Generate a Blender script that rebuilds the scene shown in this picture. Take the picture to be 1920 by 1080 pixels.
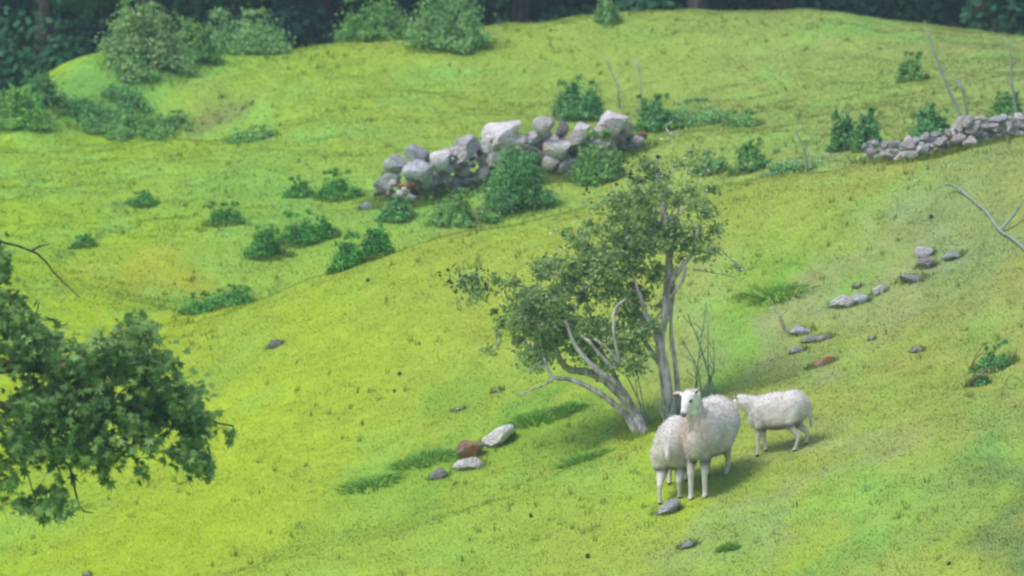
import bpy, bmesh, math, random
import numpy as np
from mathutils import Vector, Matrix, Euler

for o in list(bpy.data.objects):
    bpy.data.objects.remove(o)
sc = bpy.context.scene
COL = sc.collection
rng = np.random.default_rng(7)
random.seed(7)

# ------------------------------------------------------------------ camera, light, exposure
FPX = 13800.0                      # focal length in photograph pixels (1920 wide)
cam = bpy.data.cameras.new('camera')
cam.sensor_width = 36.0
cam.lens = FPX / 1920 * 36.0
cam.clip_start = 0.5
cam.clip_end = 3000
cam.dof.use_dof = True
cam.dof.focus_distance = 54.5
cam.dof.aperture_fstop = 4.3
camo = bpy.data.objects.new('camera', cam)
COL.objects.link(camo)
camo.location = (0, 0, 0)
camo.rotation_euler = (math.radians(90), 0, 0)
sc.camera = camo

SUN_ELEV, SUN_AZ = math.radians(56), math.radians(236)     # azimuth clockwise from +Y: behind the camera, to the left
world = bpy.data.worlds.new('World')
sc.world = world
world.use_nodes = True
wn = world.node_tree.nodes
wl = world.node_tree.links
bg = wn['Background']
sky = wn.new('ShaderNodeTexSky')
sky.sky_type = 'NISHITA'
sky.sun_disc = False
sky.sun_elevation = SUN_ELEV
sky.sun_rotation = SUN_AZ
sky.dust_density = 2.5
sky.air_density = 1.0
wl.new(sky.outputs[0], bg.inputs[0])
bg.inputs[1].default_value = 0.15
sun = bpy.data.lights.new('sun', 'SUN')
sun.energy = 1.5
sun.angle = math.radians(22.0)
sun.color = (1.0, 0.965, 0.9)
suno = bpy.data.objects.new('sun', sun)
COL.objects.link(suno)
sd = Vector((math.sin(SUN_AZ) * math.cos(SUN_ELEV), math.cos(SUN_AZ) * math.cos(SUN_ELEV), math.sin(SUN_ELEV)))
suno.rotation_euler = sd.to_track_quat('Z', 'Y').to_euler()
sc.view_settings.view_transform = 'Standard'
sc.view_settings.look = 'None'
sc.view_settings.exposure = 0.58
sc.view_settings.gamma = 1.0
sc.view_settings.use_curve_mapping = False
sc.cycles.pixel_filter_type = 'BLACKMAN_HARRIS'
sc.cycles.filter_width = 2.3
sc.cycles.max_bounces = 6
sc.cycles.diffuse_bounces = 3
sc.cycles.transmission_bounces = 3
sc.cycles.use_denoising = True
HAZE = 0.0010

# ------------------------------------------------------------------ helpers
def tag(o, label=None, cat=None, group=None, kind=None):
    if label: o['label'] = label
    if cat: o['category'] = cat
    if group: o['group'] = group
    if kind: o['kind'] = kind
    return o

def _hash(ix, iy, iz, seed):
    h = (ix.astype(np.int64) * 374761393 + iy.astype(np.int64) * 668265263 + iz.astype(np.int64) * 2147483647 + seed * 974711) & 0xffffffff
    h = ((h ^ (h >> 13)) * 1274126177) & 0xffffffff
    h = h ^ (h >> 16)
    return (h & 0xffff) / 65535.0

def vnoise(x, y, z=None, seed=0):
    if z is None: z = np.zeros_like(x)
    x0, y0, z0 = np.floor(x), np.floor(y), np.floor(z)
    fx, fy, fz = x - x0, y - y0, z - z0
    fx = fx * fx * (3 - 2 * fx); fy = fy * fy * (3 - 2 * fy); fz = fz * fz * (3 - 2 * fz)
    r = 0
    for dx in (0, 1):
        for dy in (0, 1):
            for dz in (0, 1):
                w = (fx if dx else 1 - fx) * (fy if dy else 1 - fy) * (fz if dz else 1 - fz)
                r = r + w * _hash(x0 + dx, y0 + dy, z0 + dz, seed)
    return r

def fbm(x, y, z=None, oct=4, seed=0):
    a, s, t = 1.0, 0.0, 0.0
    for i in range(oct):
        k = 2.03 ** i
        s = s + a * vnoise(x * k + 13.1 * i, y * k + 7.7 * i, None if z is None else z * k, seed + i)
        t += a
        a *= 0.5
    return s / t

def build_mesh(name, verts, faces, mat, parent=None, colors=None, smooth=False):
    """verts (n,3), faces (m,k) of one size k -> ONE mesh object; colors (n,3) go to the attribute Col"""
    me = bpy.data.meshes.new(name)
    verts = np.asarray(verts, np.float32); faces = np.asarray(faces, np.int32)
    n, (m, k) = len(verts), faces.shape
    me.vertices.add(n); me.vertices.foreach_set('co', verts.ravel())
    me.loops.add(m * k); me.loops.foreach_set('vertex_index', faces.ravel())
    me.polygons.add(m)
    me.polygons.foreach_set('loop_start', np.arange(0, m * k, k, dtype=np.int32))
    me.polygons.foreach_set('use_smooth', np.full(m, smooth))
    me.update(calc_edges=True)
    if colors is not None:
        at = me.attributes.new('Col', 'FLOAT_COLOR', 'POINT')
        c = np.ones((n, 4), np.float32); c[:, :3] = colors
        at.data.foreach_set('color', c.ravel())
    me.materials.append(mat)
    o = bpy.data.objects.new(name, me)
    COL.objects.link(o)
    if parent: o.parent = parent
    return o

def empty(name, loc, parent=None):
    o = bpy.data.objects.new(name, None)
    o.empty_display_size = 0.2
    COL.objects.link(o)
    o.location = loc
    if parent: o.parent = parent
    return o

class Tubes:
    """tapered, slightly knobbly tubes gathered into one mesh"""
    def __init__(self): self.v, self.f, self.n = [], [], 0
    def add(self, pts, radii, sides=7, knob=0.0):
        pts = [np.array(p, float) for p in pts]
        k = len(pts)
        up = np.array([0.31, 0.85, 0.2])
        for i, p in enumerate(pts):
            t = pts[min(i + 1, k - 1)] - pts[max(i - 1, 0)]
            t /= (np.linalg.norm(t) + 1e-9)
            a = np.cross(t, up); a /= (np.linalg.norm(a) + 1e-9)
            b = np.cross(t, a)
            for s in range(sides):
                th = 2 * math.pi * s / sides
                r = radii[i] * (1 + knob * (random.random() - .5) * 2)
                self.v.append(p + r * (math.cos(th) * a + math.sin(th) * b))
        for i in range(k - 1):
            for s in range(sides):
                a0 = self.n + i * sides + s; a1 = self.n + i * sides + (s + 1) % sides
                self.f.append((a0, a1, a1 + sides, a0 + sides))
        # end cap: collapse to a point ring
        c = len(self.v); self.v.append(pts[-1]); 
        for s in range(sides):
            a0 = self.n + (k - 1) * sides + s; a1 = self.n + (k - 1) * sides + (s + 1) % sides
            self.f.append((a0, a1, c, c))
        self.n = len(self.v)
    def build(self, name, mat, parent=None, origin=(0, 0, 0)):
        me = bpy.data.meshes.new(name)
        vs = [tuple(p - np.array(origin)) for p in self.v]
        fs = [tuple(f[:3]) if f[2] == f[3] else f for f in self.f]
        me.from_pydata(vs, [], fs); me.update()
        me.polygons.foreach_set('use_smooth', [True] * len(me.polygons))
        me.materials.append(mat)
        o = bpy.data.objects.new(name, me); COL.objects.link(o)
        if parent: o.parent = parent
        return o

def curve_pts(ctrl, n):
    """Catmull-Rom through control points"""
    c = [np.array(p, float) for p in ctrl]
    c = [2 * c[0] - c[1]] + c + [2 * c[-1] - c[-2]]
    out = []
    seg = len(c) - 3
    for i in range(n):
        t = i / (n - 1) * seg
        k = min(int(t), seg - 1); t -= k
        p0, p1, p2, p3 = c[k:k + 4]
        out.append(.5 * ((2 * p1) + (-p0 + p2) * t + (2 * p0 - 5 * p1 + 4 * p2 - p3) * t * t + (-p0 + 3 * p1 - 3 * p2 + p3) * t ** 3))
    return out

# ------------------------------------------------------------------ materials
def new_mat(name):
    m = bpy.data.materials.new(name); m.use_nodes = True
    nt = m.node_tree; nt.nodes.clear()
    return m, nt, nt.nodes, nt.links

def leaf_mat(name, trans=0.35, rough=0.55, spec=0.25, up=0.0, tint=(1.0, 1.05, 0.55)):
    """foliage: colour per leaf from the attribute Col, some light let through"""
    m, nt, N, L = new_mat(name)
    out = N.new('ShaderNodeOutputMaterial')
    at = N.new('ShaderNodeAttribute'); at.attribute_name = 'Col'
    p = N.new('ShaderNodeBsdfPrincipled')
    p.inputs['Roughness'].default_value = rough
    p.inputs['Specular IOR Level'].default_value = spec
    L.new(at.outputs['Color'], p.inputs['Base Color'])
    t = N.new('ShaderNodeBsdfTranslucent')
    mul = N.new('ShaderNodeMix'); mul.data_type = 'RGBA'; mul.blend_type = 'MULTIPLY'
    mul.inputs[0].default_value = 1
    L.new(at.outputs['Color'], mul.inputs[6]); mul.inputs[7].default_value = (*tint, 1)
    L.new(mul.outputs[2], t.inputs['Color'])
    if up > 0:
        g = N.new('ShaderNodeNewGeometry')
        sc1 = N.new('ShaderNodeVectorMath'); sc1.operation = 'SCALE'; sc1.inputs['Scale'].default_value = 1 - up
        L.new(g.outputs['Normal'], sc1.inputs[0])
        ad = N.new('ShaderNodeVectorMath'); ad.operation = 'ADD'; ad.inputs[1].default_value = (-0.1 * up, -.3 * up, up)
        L.new(sc1.outputs[0], ad.inputs[0])
        nn = N.new('ShaderNodeVectorMath'); nn.operation = 'NORMALIZE'
        L.new(ad.outputs[0], nn.inputs[0])
        L.new(nn.outputs[0], p.inputs['Normal'])
    mx = N.new('ShaderNodeMixShader'); mx.inputs[0].default_value = trans
    L.new(p.outputs[0], mx.inputs[1]); L.new(t.outputs[0], mx.inputs[2])
    L.new(mx.outputs[0], out.inputs[0])
    return m

def ground_mat():
    m, nt, N, L = new_mat('pasture_turf')
    out = N.new('ShaderNodeOutputMaterial')
    at = N.new('ShaderNodeAttribute'); at.attribute_name = 'Col'
    tc = N.new('ShaderNodeTexCoord')
    n1 = N.new('ShaderNodeTexNoise'); n1.inputs['Scale'].default_value = 9; n1.inputs['Detail'].default_value = 8
    n2 = N.new('ShaderNodeTexNoise'); n2.inputs['Scale'].default_value = 55; n2.inputs['Detail'].default_value = 4
    L.new(tc.outputs['Object'], n1.inputs['Vector']); L.new(tc.outputs['Object'], n2.inputs['Vector'])
    r1 = N.new('ShaderNodeMapRange'); r1.inputs[1].default_value = .3; r1.inputs[2].default_value = .7; r1.inputs[3].default_value = .9; r1.inputs[4].default_value = 1.1
    L.new(n1.outputs[0], r1.inputs[0])
    r2 = N.new('ShaderNodeMapRange'); r2.inputs[1].default_value = .3; r2.inputs[2].default_value = .7; r2.inputs[3].default_value = .86; r2.inputs[4].default_value = 1.1
    L.new(n2.outputs[0], r2.inputs[0])
    mm = N.new('ShaderNodeMath'); mm.operation = 'MULTIPLY'
    L.new(r1.outputs[0], mm.inputs[0]); L.new(r2.outputs[0], mm.inputs[1])
    vm = N.new('ShaderNodeVectorMath'); vm.operation = 'SCALE'
    L.new(at.outputs['Color'], vm.inputs[0]); L.new(mm.outputs[0], vm.inputs['Scale'])
    b = N.new('ShaderNodeBump'); b.inputs['Strength'].default_value = .5; b.inputs['Distance'].default_value = .02
    L.new(n2.outputs[0], b.inputs['Height'])
    p = N.new('ShaderNodeBsdfPrincipled'); p.inputs['Roughness'].default_value = .9; p.inputs['Specular IOR Level'].default_value = .1
    L.new(vm.outputs[0], p.inputs['Base Color']); L.new(b.outputs[0], p.inputs['Normal'])
    L.new(p.outputs[0], out.inputs[0])
    return m

def stone_mat(name, base, dark, warm, warm_amt):
    m, nt, N, L = new_mat(name)
    out = N.new('ShaderNodeOutputMaterial')
    tc = N.new('ShaderNodeTexCoord'); oi = N.new('ShaderNodeObjectInfo')
    ad = N.new('ShaderNodeVectorMath'); ad.operation = 'ADD'
    cm = N.new('ShaderNodeVectorMath'); cm.operation = 'SCALE'; cm.inputs['Scale'].default_value = 37
    cx = N.new('ShaderNodeCombineXYZ')
    for i in range(3): L.new(oi.outputs['Random'], cx.inputs[i])
    L.new(cx.outputs[0], cm.inputs[0]); L.new(tc.outputs['Object'], ad.inputs[0]); L.new(cm.outputs[0], ad.inputs[1])
    n1 = N.new('ShaderNodeTexNoise'); n1.inputs['Scale'].default_value = 2.2; n1.inputs['Detail'].default_value = 8; n1.inputs['Roughness'].default_value = .65
    n2 = N.new('ShaderNodeTexNoise'); n2.inputs['Scale'].default_value = 1.3; n2.inputs['Detail'].default_value = 5
    n3 = N.new('ShaderNodeTexNoise'); n3.inputs['Scale'].default_value = 9; n3.inputs['Detail'].default_value = 8
    for n in (n1, n3): L.new(ad.outputs[0], n.inputs['Vector'])
    ad2 = N.new('ShaderNodeVectorMath'); ad2.operation = 'ADD'; ad2.inputs[1].default_value = (5, 9, 3)
    L.new(ad.outputs[0], ad2.inputs[0]); L.new(ad2.outputs[0], n2.inputs['Vector'])
    cr = N.new('ShaderNodeValToRGB'); cr.color_ramp.elements[0].position = .36; cr.color_ramp.elements[1].position = .6
    cr.color_ramp.elements[0].color = (*dark, 1); cr.color_ramp.elements[1].color = (*base, 1)
    L.new(n1.outputs[0], cr.inputs[0])
    wr = N.new('ShaderNodeMapRange'); wr.inputs[1].default_value = .62 - warm_amt * .3; wr.inputs[2].default_value = .72 - warm_amt * .25; wr.inputs[3].default_value = 0; wr.inputs[4].default_value = .85
    L.new(n2.outputs[0], wr.inputs[0])
    mx = N.new('ShaderNodeMix'); mx.data_type = 'RGBA'
    L.new(wr.outputs[0], mx.inputs[0]); L.new(cr.outputs[0], mx.inputs[6]); mx.inputs[7].default_value = (*warm, 1)
    rr = N.new('ShaderNodeMapRange'); rr.inputs[3].default_value = .72; rr.inputs[4].default_value = 1.15
    L.new(oi.outputs['Random'], rr.inputs[0])
    vm = N.new('ShaderNodeVectorMath'); vm.operation = 'SCALE'
    L.new(mx.outputs[2], vm.inputs[0]); L.new(rr.outputs[0], vm.inputs['Scale'])
    b = N.new('ShaderNodeBump'); b.inputs['Strength'].default_value = .8; b.inputs['Distance'].default_value = .12
    L.new(n3.outputs[0], b.inputs['Height'])
    p = N.new('ShaderNodeBsdfPrincipled'); p.inputs['Roughness'].default_value = .9; p.inputs['Specular IOR Level'].default_value = .15
    L.new(vm.outputs[0], p.inputs['Base Color']); L.new(b.outputs[0], p.inputs['Normal']); L.new(p.outputs[0], out.inputs[0])
    return m

def bark_mat(name, c0, c1, scale=30):
    m, nt, N, L = new_mat(name)
    out = N.new('ShaderNodeOutputMaterial')
    tc = N.new('ShaderNodeTexCoord')
    mp = N.new('ShaderNodeMapping'); mp.inputs['Scale'].default_value = (1, 1, .3)
    n1 = N.new('ShaderNodeTexNoise'); n1.inputs['Scale'].default_value = scale; n1.inputs['Detail'].default_value = 6
    L.new(tc.outputs['Object'], mp.inputs[0]); L.new(mp.outputs[0], n1.inputs['Vector'])
    cr = N.new('ShaderNodeValToRGB'); cr.color_ramp.elements[0].position = .38; cr.color_ramp.elements[1].position = .62
    cr.color_ramp.elements[0].color = (*c0, 1); cr.color_ramp.elements[1].color = (*c1, 1)
    L.new(n1.outputs[0], cr.inputs[0])
    b = N.new('ShaderNodeBump'); b.inputs['Strength'].default_value = .7; b.inputs['Distance'].default_value = .01
    L.new(n1.outputs[0], b.inputs['Height'])
    p = N.new('ShaderNodeBsdfPrincipled'); p.inputs['Roughness'].default_value = .9
    L.new(cr.outputs[0], p.inputs['Base Color']); L.new(b.outputs[0], p.inputs['Normal']); L.new(p.outputs[0], out.inputs[0])
    return m

def fleece_mat():
    m, nt, N, L = new_mat('fleece')
    out = N.new('ShaderNodeOutputMaterial')
    at = N.new('ShaderNodeAttribute'); at.attribute_name = 'Col'
    tc = N.new('ShaderNodeTexCoord')
    n1 = N.new('ShaderNodeTexNoise'); n1.inputs['Scale'].default_value = 7; n1.inputs['Detail'].default_value = 7
    n2 = N.new('ShaderNodeTexNoise'); n2.inputs['Scale'].default_value = 70; n2.inputs['Detail'].default_value = 4
    L.new(tc.outputs['Object'], n1.inputs['Vector']); L.new(tc.outputs['Object'], n2.inputs['Vector'])
    r = N.new('ShaderNodeMapRange'); r.inputs[1].default_value = .3; r.inputs[2].default_value = .7; r.inputs[3].default_value = .86; r.inputs[4].default_value = 1.06
    L.new(n1.outputs[0], r.inputs[0])
    vm = N.new('ShaderNodeVectorMath'); vm.operation = 'SCALE'
    L.new(at.outputs['Color'], vm.inputs[0]); L.new(r.outputs[0], vm.inputs['Scale'])
    b = N.new('ShaderNodeBump'); b.inputs['Strength'].default_value = .5; b.inputs['Distance'].default_value = .008
    L.new(n2.outputs[0], b.inputs['Height'])
    p = N.new('ShaderNodeBsdfPrincipled'); p.inputs['Roughness'].default_value = .95; p.inputs['Specular IOR Level'].default_value = .05
    p.inputs['Sheen Weight'].default_value = .15
    L.new(vm.outputs[0], p.inputs['Base Color']); L.new(b.outputs[0], p.inputs['Normal']); L.new(p.outputs[0], out.inputs[0])
    return m

def plain_mat(name, c, rough=.5):
    m, nt, N, L = new_mat(name)
    out = N.new('ShaderNodeOutputMaterial')
    p = N.new('ShaderNodeBsdfPrincipled'); p.inputs['Roughness'].default_value = rough
    n1 = N.new('ShaderNodeTexNoise'); n1.inputs['Scale'].default_value = 40
    cr = N.new('ShaderNodeValToRGB')
    cr.color_ramp.elements[0].color = (*[x * .8 for x in c], 1); cr.color_ramp.elements[1].color = (*[min(1, x * 1.2) for x in c], 1)
    L.new(n1.outputs[0], cr.inputs[0]); L.new(cr.outputs[0], p.inputs['Base Color'])
    L.new(p.outputs[0], out.inputs[0])
    return m

M = dict(
    turf=ground_mat(),
    grass=leaf_mat('grass_blades', trans=.45, rough=.7, spec=.06, tint=(1, 1, .9), up=.96),
    leaf=leaf_mat('leaf', trans=.5),
    sycamore=leaf_mat('broad_leaf', trans=.3, rough=.45, spec=.3),
    wood_leaf=leaf_mat('wood_foliage', trans=.15, spec=.1),
    bush=leaf_mat('bush_foliage', trans=.3, spec=.12, up=.25),
    stone=stone_mat('limestone', (.72, .68, .69), (.48, .46, .48), (.58, .47, .40), .3),
    stone_blue=stone_mat('blue_grey_stone', (.60, .62, .67), (.38, .40, .44), (.4, .4, .42), .1),
    stone_warm=stone_mat('orange_lichened_stone', (.5, .42, .36), (.22, .16, .12), (.55, .22, .05), .6),
    stone_white=stone_mat('pale_stone', (.86, .83, .83), (.68, .66, .67), (.5, .5, .46), .1),
    stone_dark=stone_mat('dark_stone', (.36, .33, .34), (.18, .18, .19), (.2, .14, .1), .2),
    bark=bark_mat('hawthorn_bark', (.2, .185, .19), (.54, .51, .52), 26),
    bark_dark=bark_mat('dark_bark', (.03, .025, .02), (.1, .08, .065), 20),
    dead=bark_mat('dead_stalk', (.3, .28, .22), (.5, .46, .38), 20),
    bluish=bark_mat('lichened_twig', (.17, .24, .18), (.27, .34, .28), 20),
    fleece=fleece_mat(),
    black=plain_mat('wet_black', (.012, .012, .014), .3),
    dung=plain_mat('dark_dung', (.06, .055, .035), .8),
)

# ------------------------------------------------------------------ terrain
def P(u, v, y):
    """point seen at photograph pixel (u, v) at distance y"""
    return np.array([(u - 960) / FPX * y, y, (540 - v) / FPX * y])

def plane_y(u, v):
    a, b = (u - 960) / FPX, (540 - v) / FPX
    # b*y = -1.7 + .25*(a*y-1.43) + .26*(y-60)
    return (-1.7 - .25 * 1.43 - .26 * 60) / (b - .25 * a - .26)

ctrl = []
for u, v in [(-300, 1150), (300, 1130), (960, 1120), (1500, 1100), (2100, 1150), (2100, 850), (1700, 800), (1290, 930), (1000, 950), (500, 1000), (0, 980),
             (-300, 850), (0, 780), (350, 800), (700, 750), (1050, 700), (1400, 700), (1750, 600), (2100, 500)]:
    p = P(u, v, plane_y(u, v)); ctrl.append(p)
for u, v, y in [(620, 505, 70.2), (860, 435, 70.2), (1100, 393, 70), (1400, 337, 69.6), (1650, 295, 69.2), (1920, 252, 68.8), (2200, 210, 68.3),
                (350, 605, 70.0),
                (0, 600, 71), (-300, 620, 71), (160, 560, 72), (0, 400, 77), (250, 420, 76.5), (-300, 420, 77),
                (420, 580, 72.5), (640, 480, 74.4), (500, 440, 75.5), (720, 388, 76.7), (900, 352, 77), (1060, 335, 77), (1200, 262, 79), (1400, 318, 76),
                (1500, 322, 75), (1650, 290, 75), (1920, 246, 75.5), (2200, 200, 76),
                (80, 203, 84.5), (200, 155, 85.5), (350, 118, 86), (540, 90, 87), (250, 265, 81.5), (450, 235, 82),
                (770, 70, 87.5), (900, 48, 88), (1300, 17, 88), (1600, 30, 87.6), (1920, 66, 87), (2300, 100, 86), (-300, 250, 85),
                (700, 230, 82), (1000, 160, 84.5), (1400, 180, 82.5), (1750, 170, 80.5), (600, 330, 78.7)]:
    ctrl.append(P(u, v, y))
for p in [(-2.6, 71.9, -.25), (-.4, 72.8, .1), (1, 72.8, .35), (3, 72.2, .75), (5, 71.6, 1.15), (8, 71, 1.7),      # gully behind the near spur
          (-7, 92, 1.2), (0, 93, 2.3), (7, 93, 2.2), (-7, 98, .2), (0, 99, 1.0), (8, 99, 1.0), (-15, 92, 1), (18, 92, 3),
          (-10, 120, 1), (0, 122, 1.5), (10, 122, 2), (0, 160, 6), (-60, 160, 6), (60, 160, 8), (0, 260, 20), (-120, 260, 20), (120, 260, 20),
          (0, 0, -1.75), (-20, 0, -2.2), (20, 0, -1.5), (0, 25, -7), (-25, 25, -8), (25, 25, -5), (0, 42, -6.4), (-25, 45, -9), (25, 45, 0),
          (-25, 62, -6), (25, 62, 3), (-25, 80, -1.5), (25, 80, 5.5), (-90, 70, -10), (90, 70, 12), (0, -80, 4), (-90, -60, 2), (90, -60, 6)]:
    ctrl.append(np.array(p, float))
ctrl = np.array(ctrl)

def tps_fit(c, lam=0.02):
    n = len(c); X = c[:, :2] / 10; z = c[:, 2]
    d2 = ((X[:, None] - X[None]) ** 2).sum(-1)
    K = np.where(d2 > 0, d2 * np.log(d2 + 1e-12) * .5, 0) + lam * np.eye(n) * .02
    Pm = np.hstack([np.ones((n, 1)), X])
    A = np.zeros((n + 3, n + 3)); A[:n, :n] = K; A[:n, n:] = Pm; A[n:, :n] = Pm.T
    return X, np.linalg.solve(A, np.concatenate([z, np.zeros(3)]))
TX, TW = tps_fit(ctrl)

def tps(x, y):
    x = np.asarray(x, float).ravel() / 10; y = np.asarray(y, float).ravel() / 10
    r = np.zeros_like(x)
    for i in range(len(TX)):
        d2 = (x - TX[i, 0]) ** 2 + (y - TX[i, 1]) ** 2
        r += TW[i] * d2 * np.log(d2 + 1e-12) * .5
    n = len(TX)
    return r + TW[n] + TW[n + 1] * x + TW[n + 2] * y

def spaced(lo, a, b, hi, fine, grow=1.25):
    core = list(np.arange(a, b + fine * .5, fine))
    s, q = fine, core[0]
    left = []
    while q > lo:
        s *= grow; q -= s; left.append(q)
    s, q = fine, core[-1]
    right = []
    while q < hi:
        s *= grow; q += s; right.append(q)
    return np.array(left[::-1] + core + right)
GX = spaced(-160, -8.5, 8.5, 160, .07)
GY = spaced(-120, 53, 92, 420, .09)
gx, gy = np.meshgrid(GX, GY)
GZ = tps(gx, gy).reshape(gx.shape)

# low ridge of the nearest bank, with a shallow dip of rougher ground behind it
def ridge(x, y):
    pts = [P(u, v, plane_y(u, v))[:2] for u, v in [(500, 1090), (860, 990), (1230, 840), (1560, 700), (1960, 500)]]
    best = np.full(x.shape, 1e9); sgn = np.zeros(x.shape)
    for a, b in zip(pts[:-1], pts[1:]):
        d = b - a; L = np.linalg.norm(d); d = d / L
        px, py = x - a[0], y - a[1]
        t = np.clip(px * d[0] + py * d[1], 0, L)
        qx, qy = px - t * d[0], py - t * d[1]
        dist = np.hypot(qx, qy)
        s = np.sign(d[0] * qy - d[1] * qx)
        m = dist < best
        best = np.where(m, dist, best); sgn = np.where(m, s, sgn)
    return best * sgn
dr = ridge(gx, gy)
GZ += .05 * np.exp(-(dr / .6) ** 2) - .10 * np.exp(-((dr - 1.3) / .9) ** 2)
near = np.exp(-np.maximum(0, np.abs(gx) - 12) / 10)
GZ += near * ((fbm(gx * .55, gy * .45, oct=3, seed=3) - .5) * .16 + (fbm(gx * 2.3, gy * 2.1, oct=3, seed=9) - .5) * .055)
far = np.clip((gy - 71) / 3, 0, 1)
GZ += near * far * (fbm(gx * 1.1, gy * .9, oct=3, seed=19) - .5) * .11

bank = [P(60, 212, 84.3), P(200, 160, 85.3), P(350, 124, 86)]
for a_, b_ in zip(bank[:-1], bank[1:]):
    for k_ in range(6):
        c_ = a_ + (b_ - a_) * k_ / 6
        GZ += .075 * np.exp(-((gx - c_[0]) / .5) ** 2 - ((gy - c_[1]) / .9) ** 2)
for u_, v_, y_, rx_, ry_, d_ in [(170, 215, 82.6, .7, 1.1, .22), (270, 215, 83.2, .8, 1.2, .34), (370, 240, 82.8, .7, 1.1, .26), (450, 262, 82.2, .6, 1.0, .16), (330, 300, 79.8, 1.2, .8, -.10)]:
    c_ = P(u_, v_, y_)
    GZ -= .65 * d_ * np.exp(-((gx - c_[0]) / rx_) ** 2 - ((gy - c_[1]) / ry_) ** 2)

def H(x, y):
    x = np.asarray(x, float); y = np.asarray(y, float)
    i = np.clip(np.searchsorted(GX, x) - 1, 0, len(GX) - 2); j = np.clip(np.searchsorted(GY, y) - 1, 0, len(GY) - 2)
    tx = (x - GX[i]) / (GX[i + 1] - GX[i]); ty = (y - GY[j]) / (GY[j + 1] - GY[j])
    return (GZ[j, i] * (1 - tx) + GZ[j, i + 1] * tx) * (1 - ty) + (GZ[j + 1, i] * (1 - tx) + GZ[j + 1, i + 1] * tx) * ty

_ys = np.arange(50, 120, .02)
def pix(u, v):
    """first point of the ground seen at photograph pixel (u, v)"""
    xs = (u - 960) / FPX * _ys; zs = (540 - v) / FPX * _ys
    hit = np.nonzero(H(xs, _ys) >= zs)[0]
    k = hit[0] if len(hit) else len(_ys) - 1
    return np.array([xs[k], _ys[k], float(H(xs[k], _ys[k]))])

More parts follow.
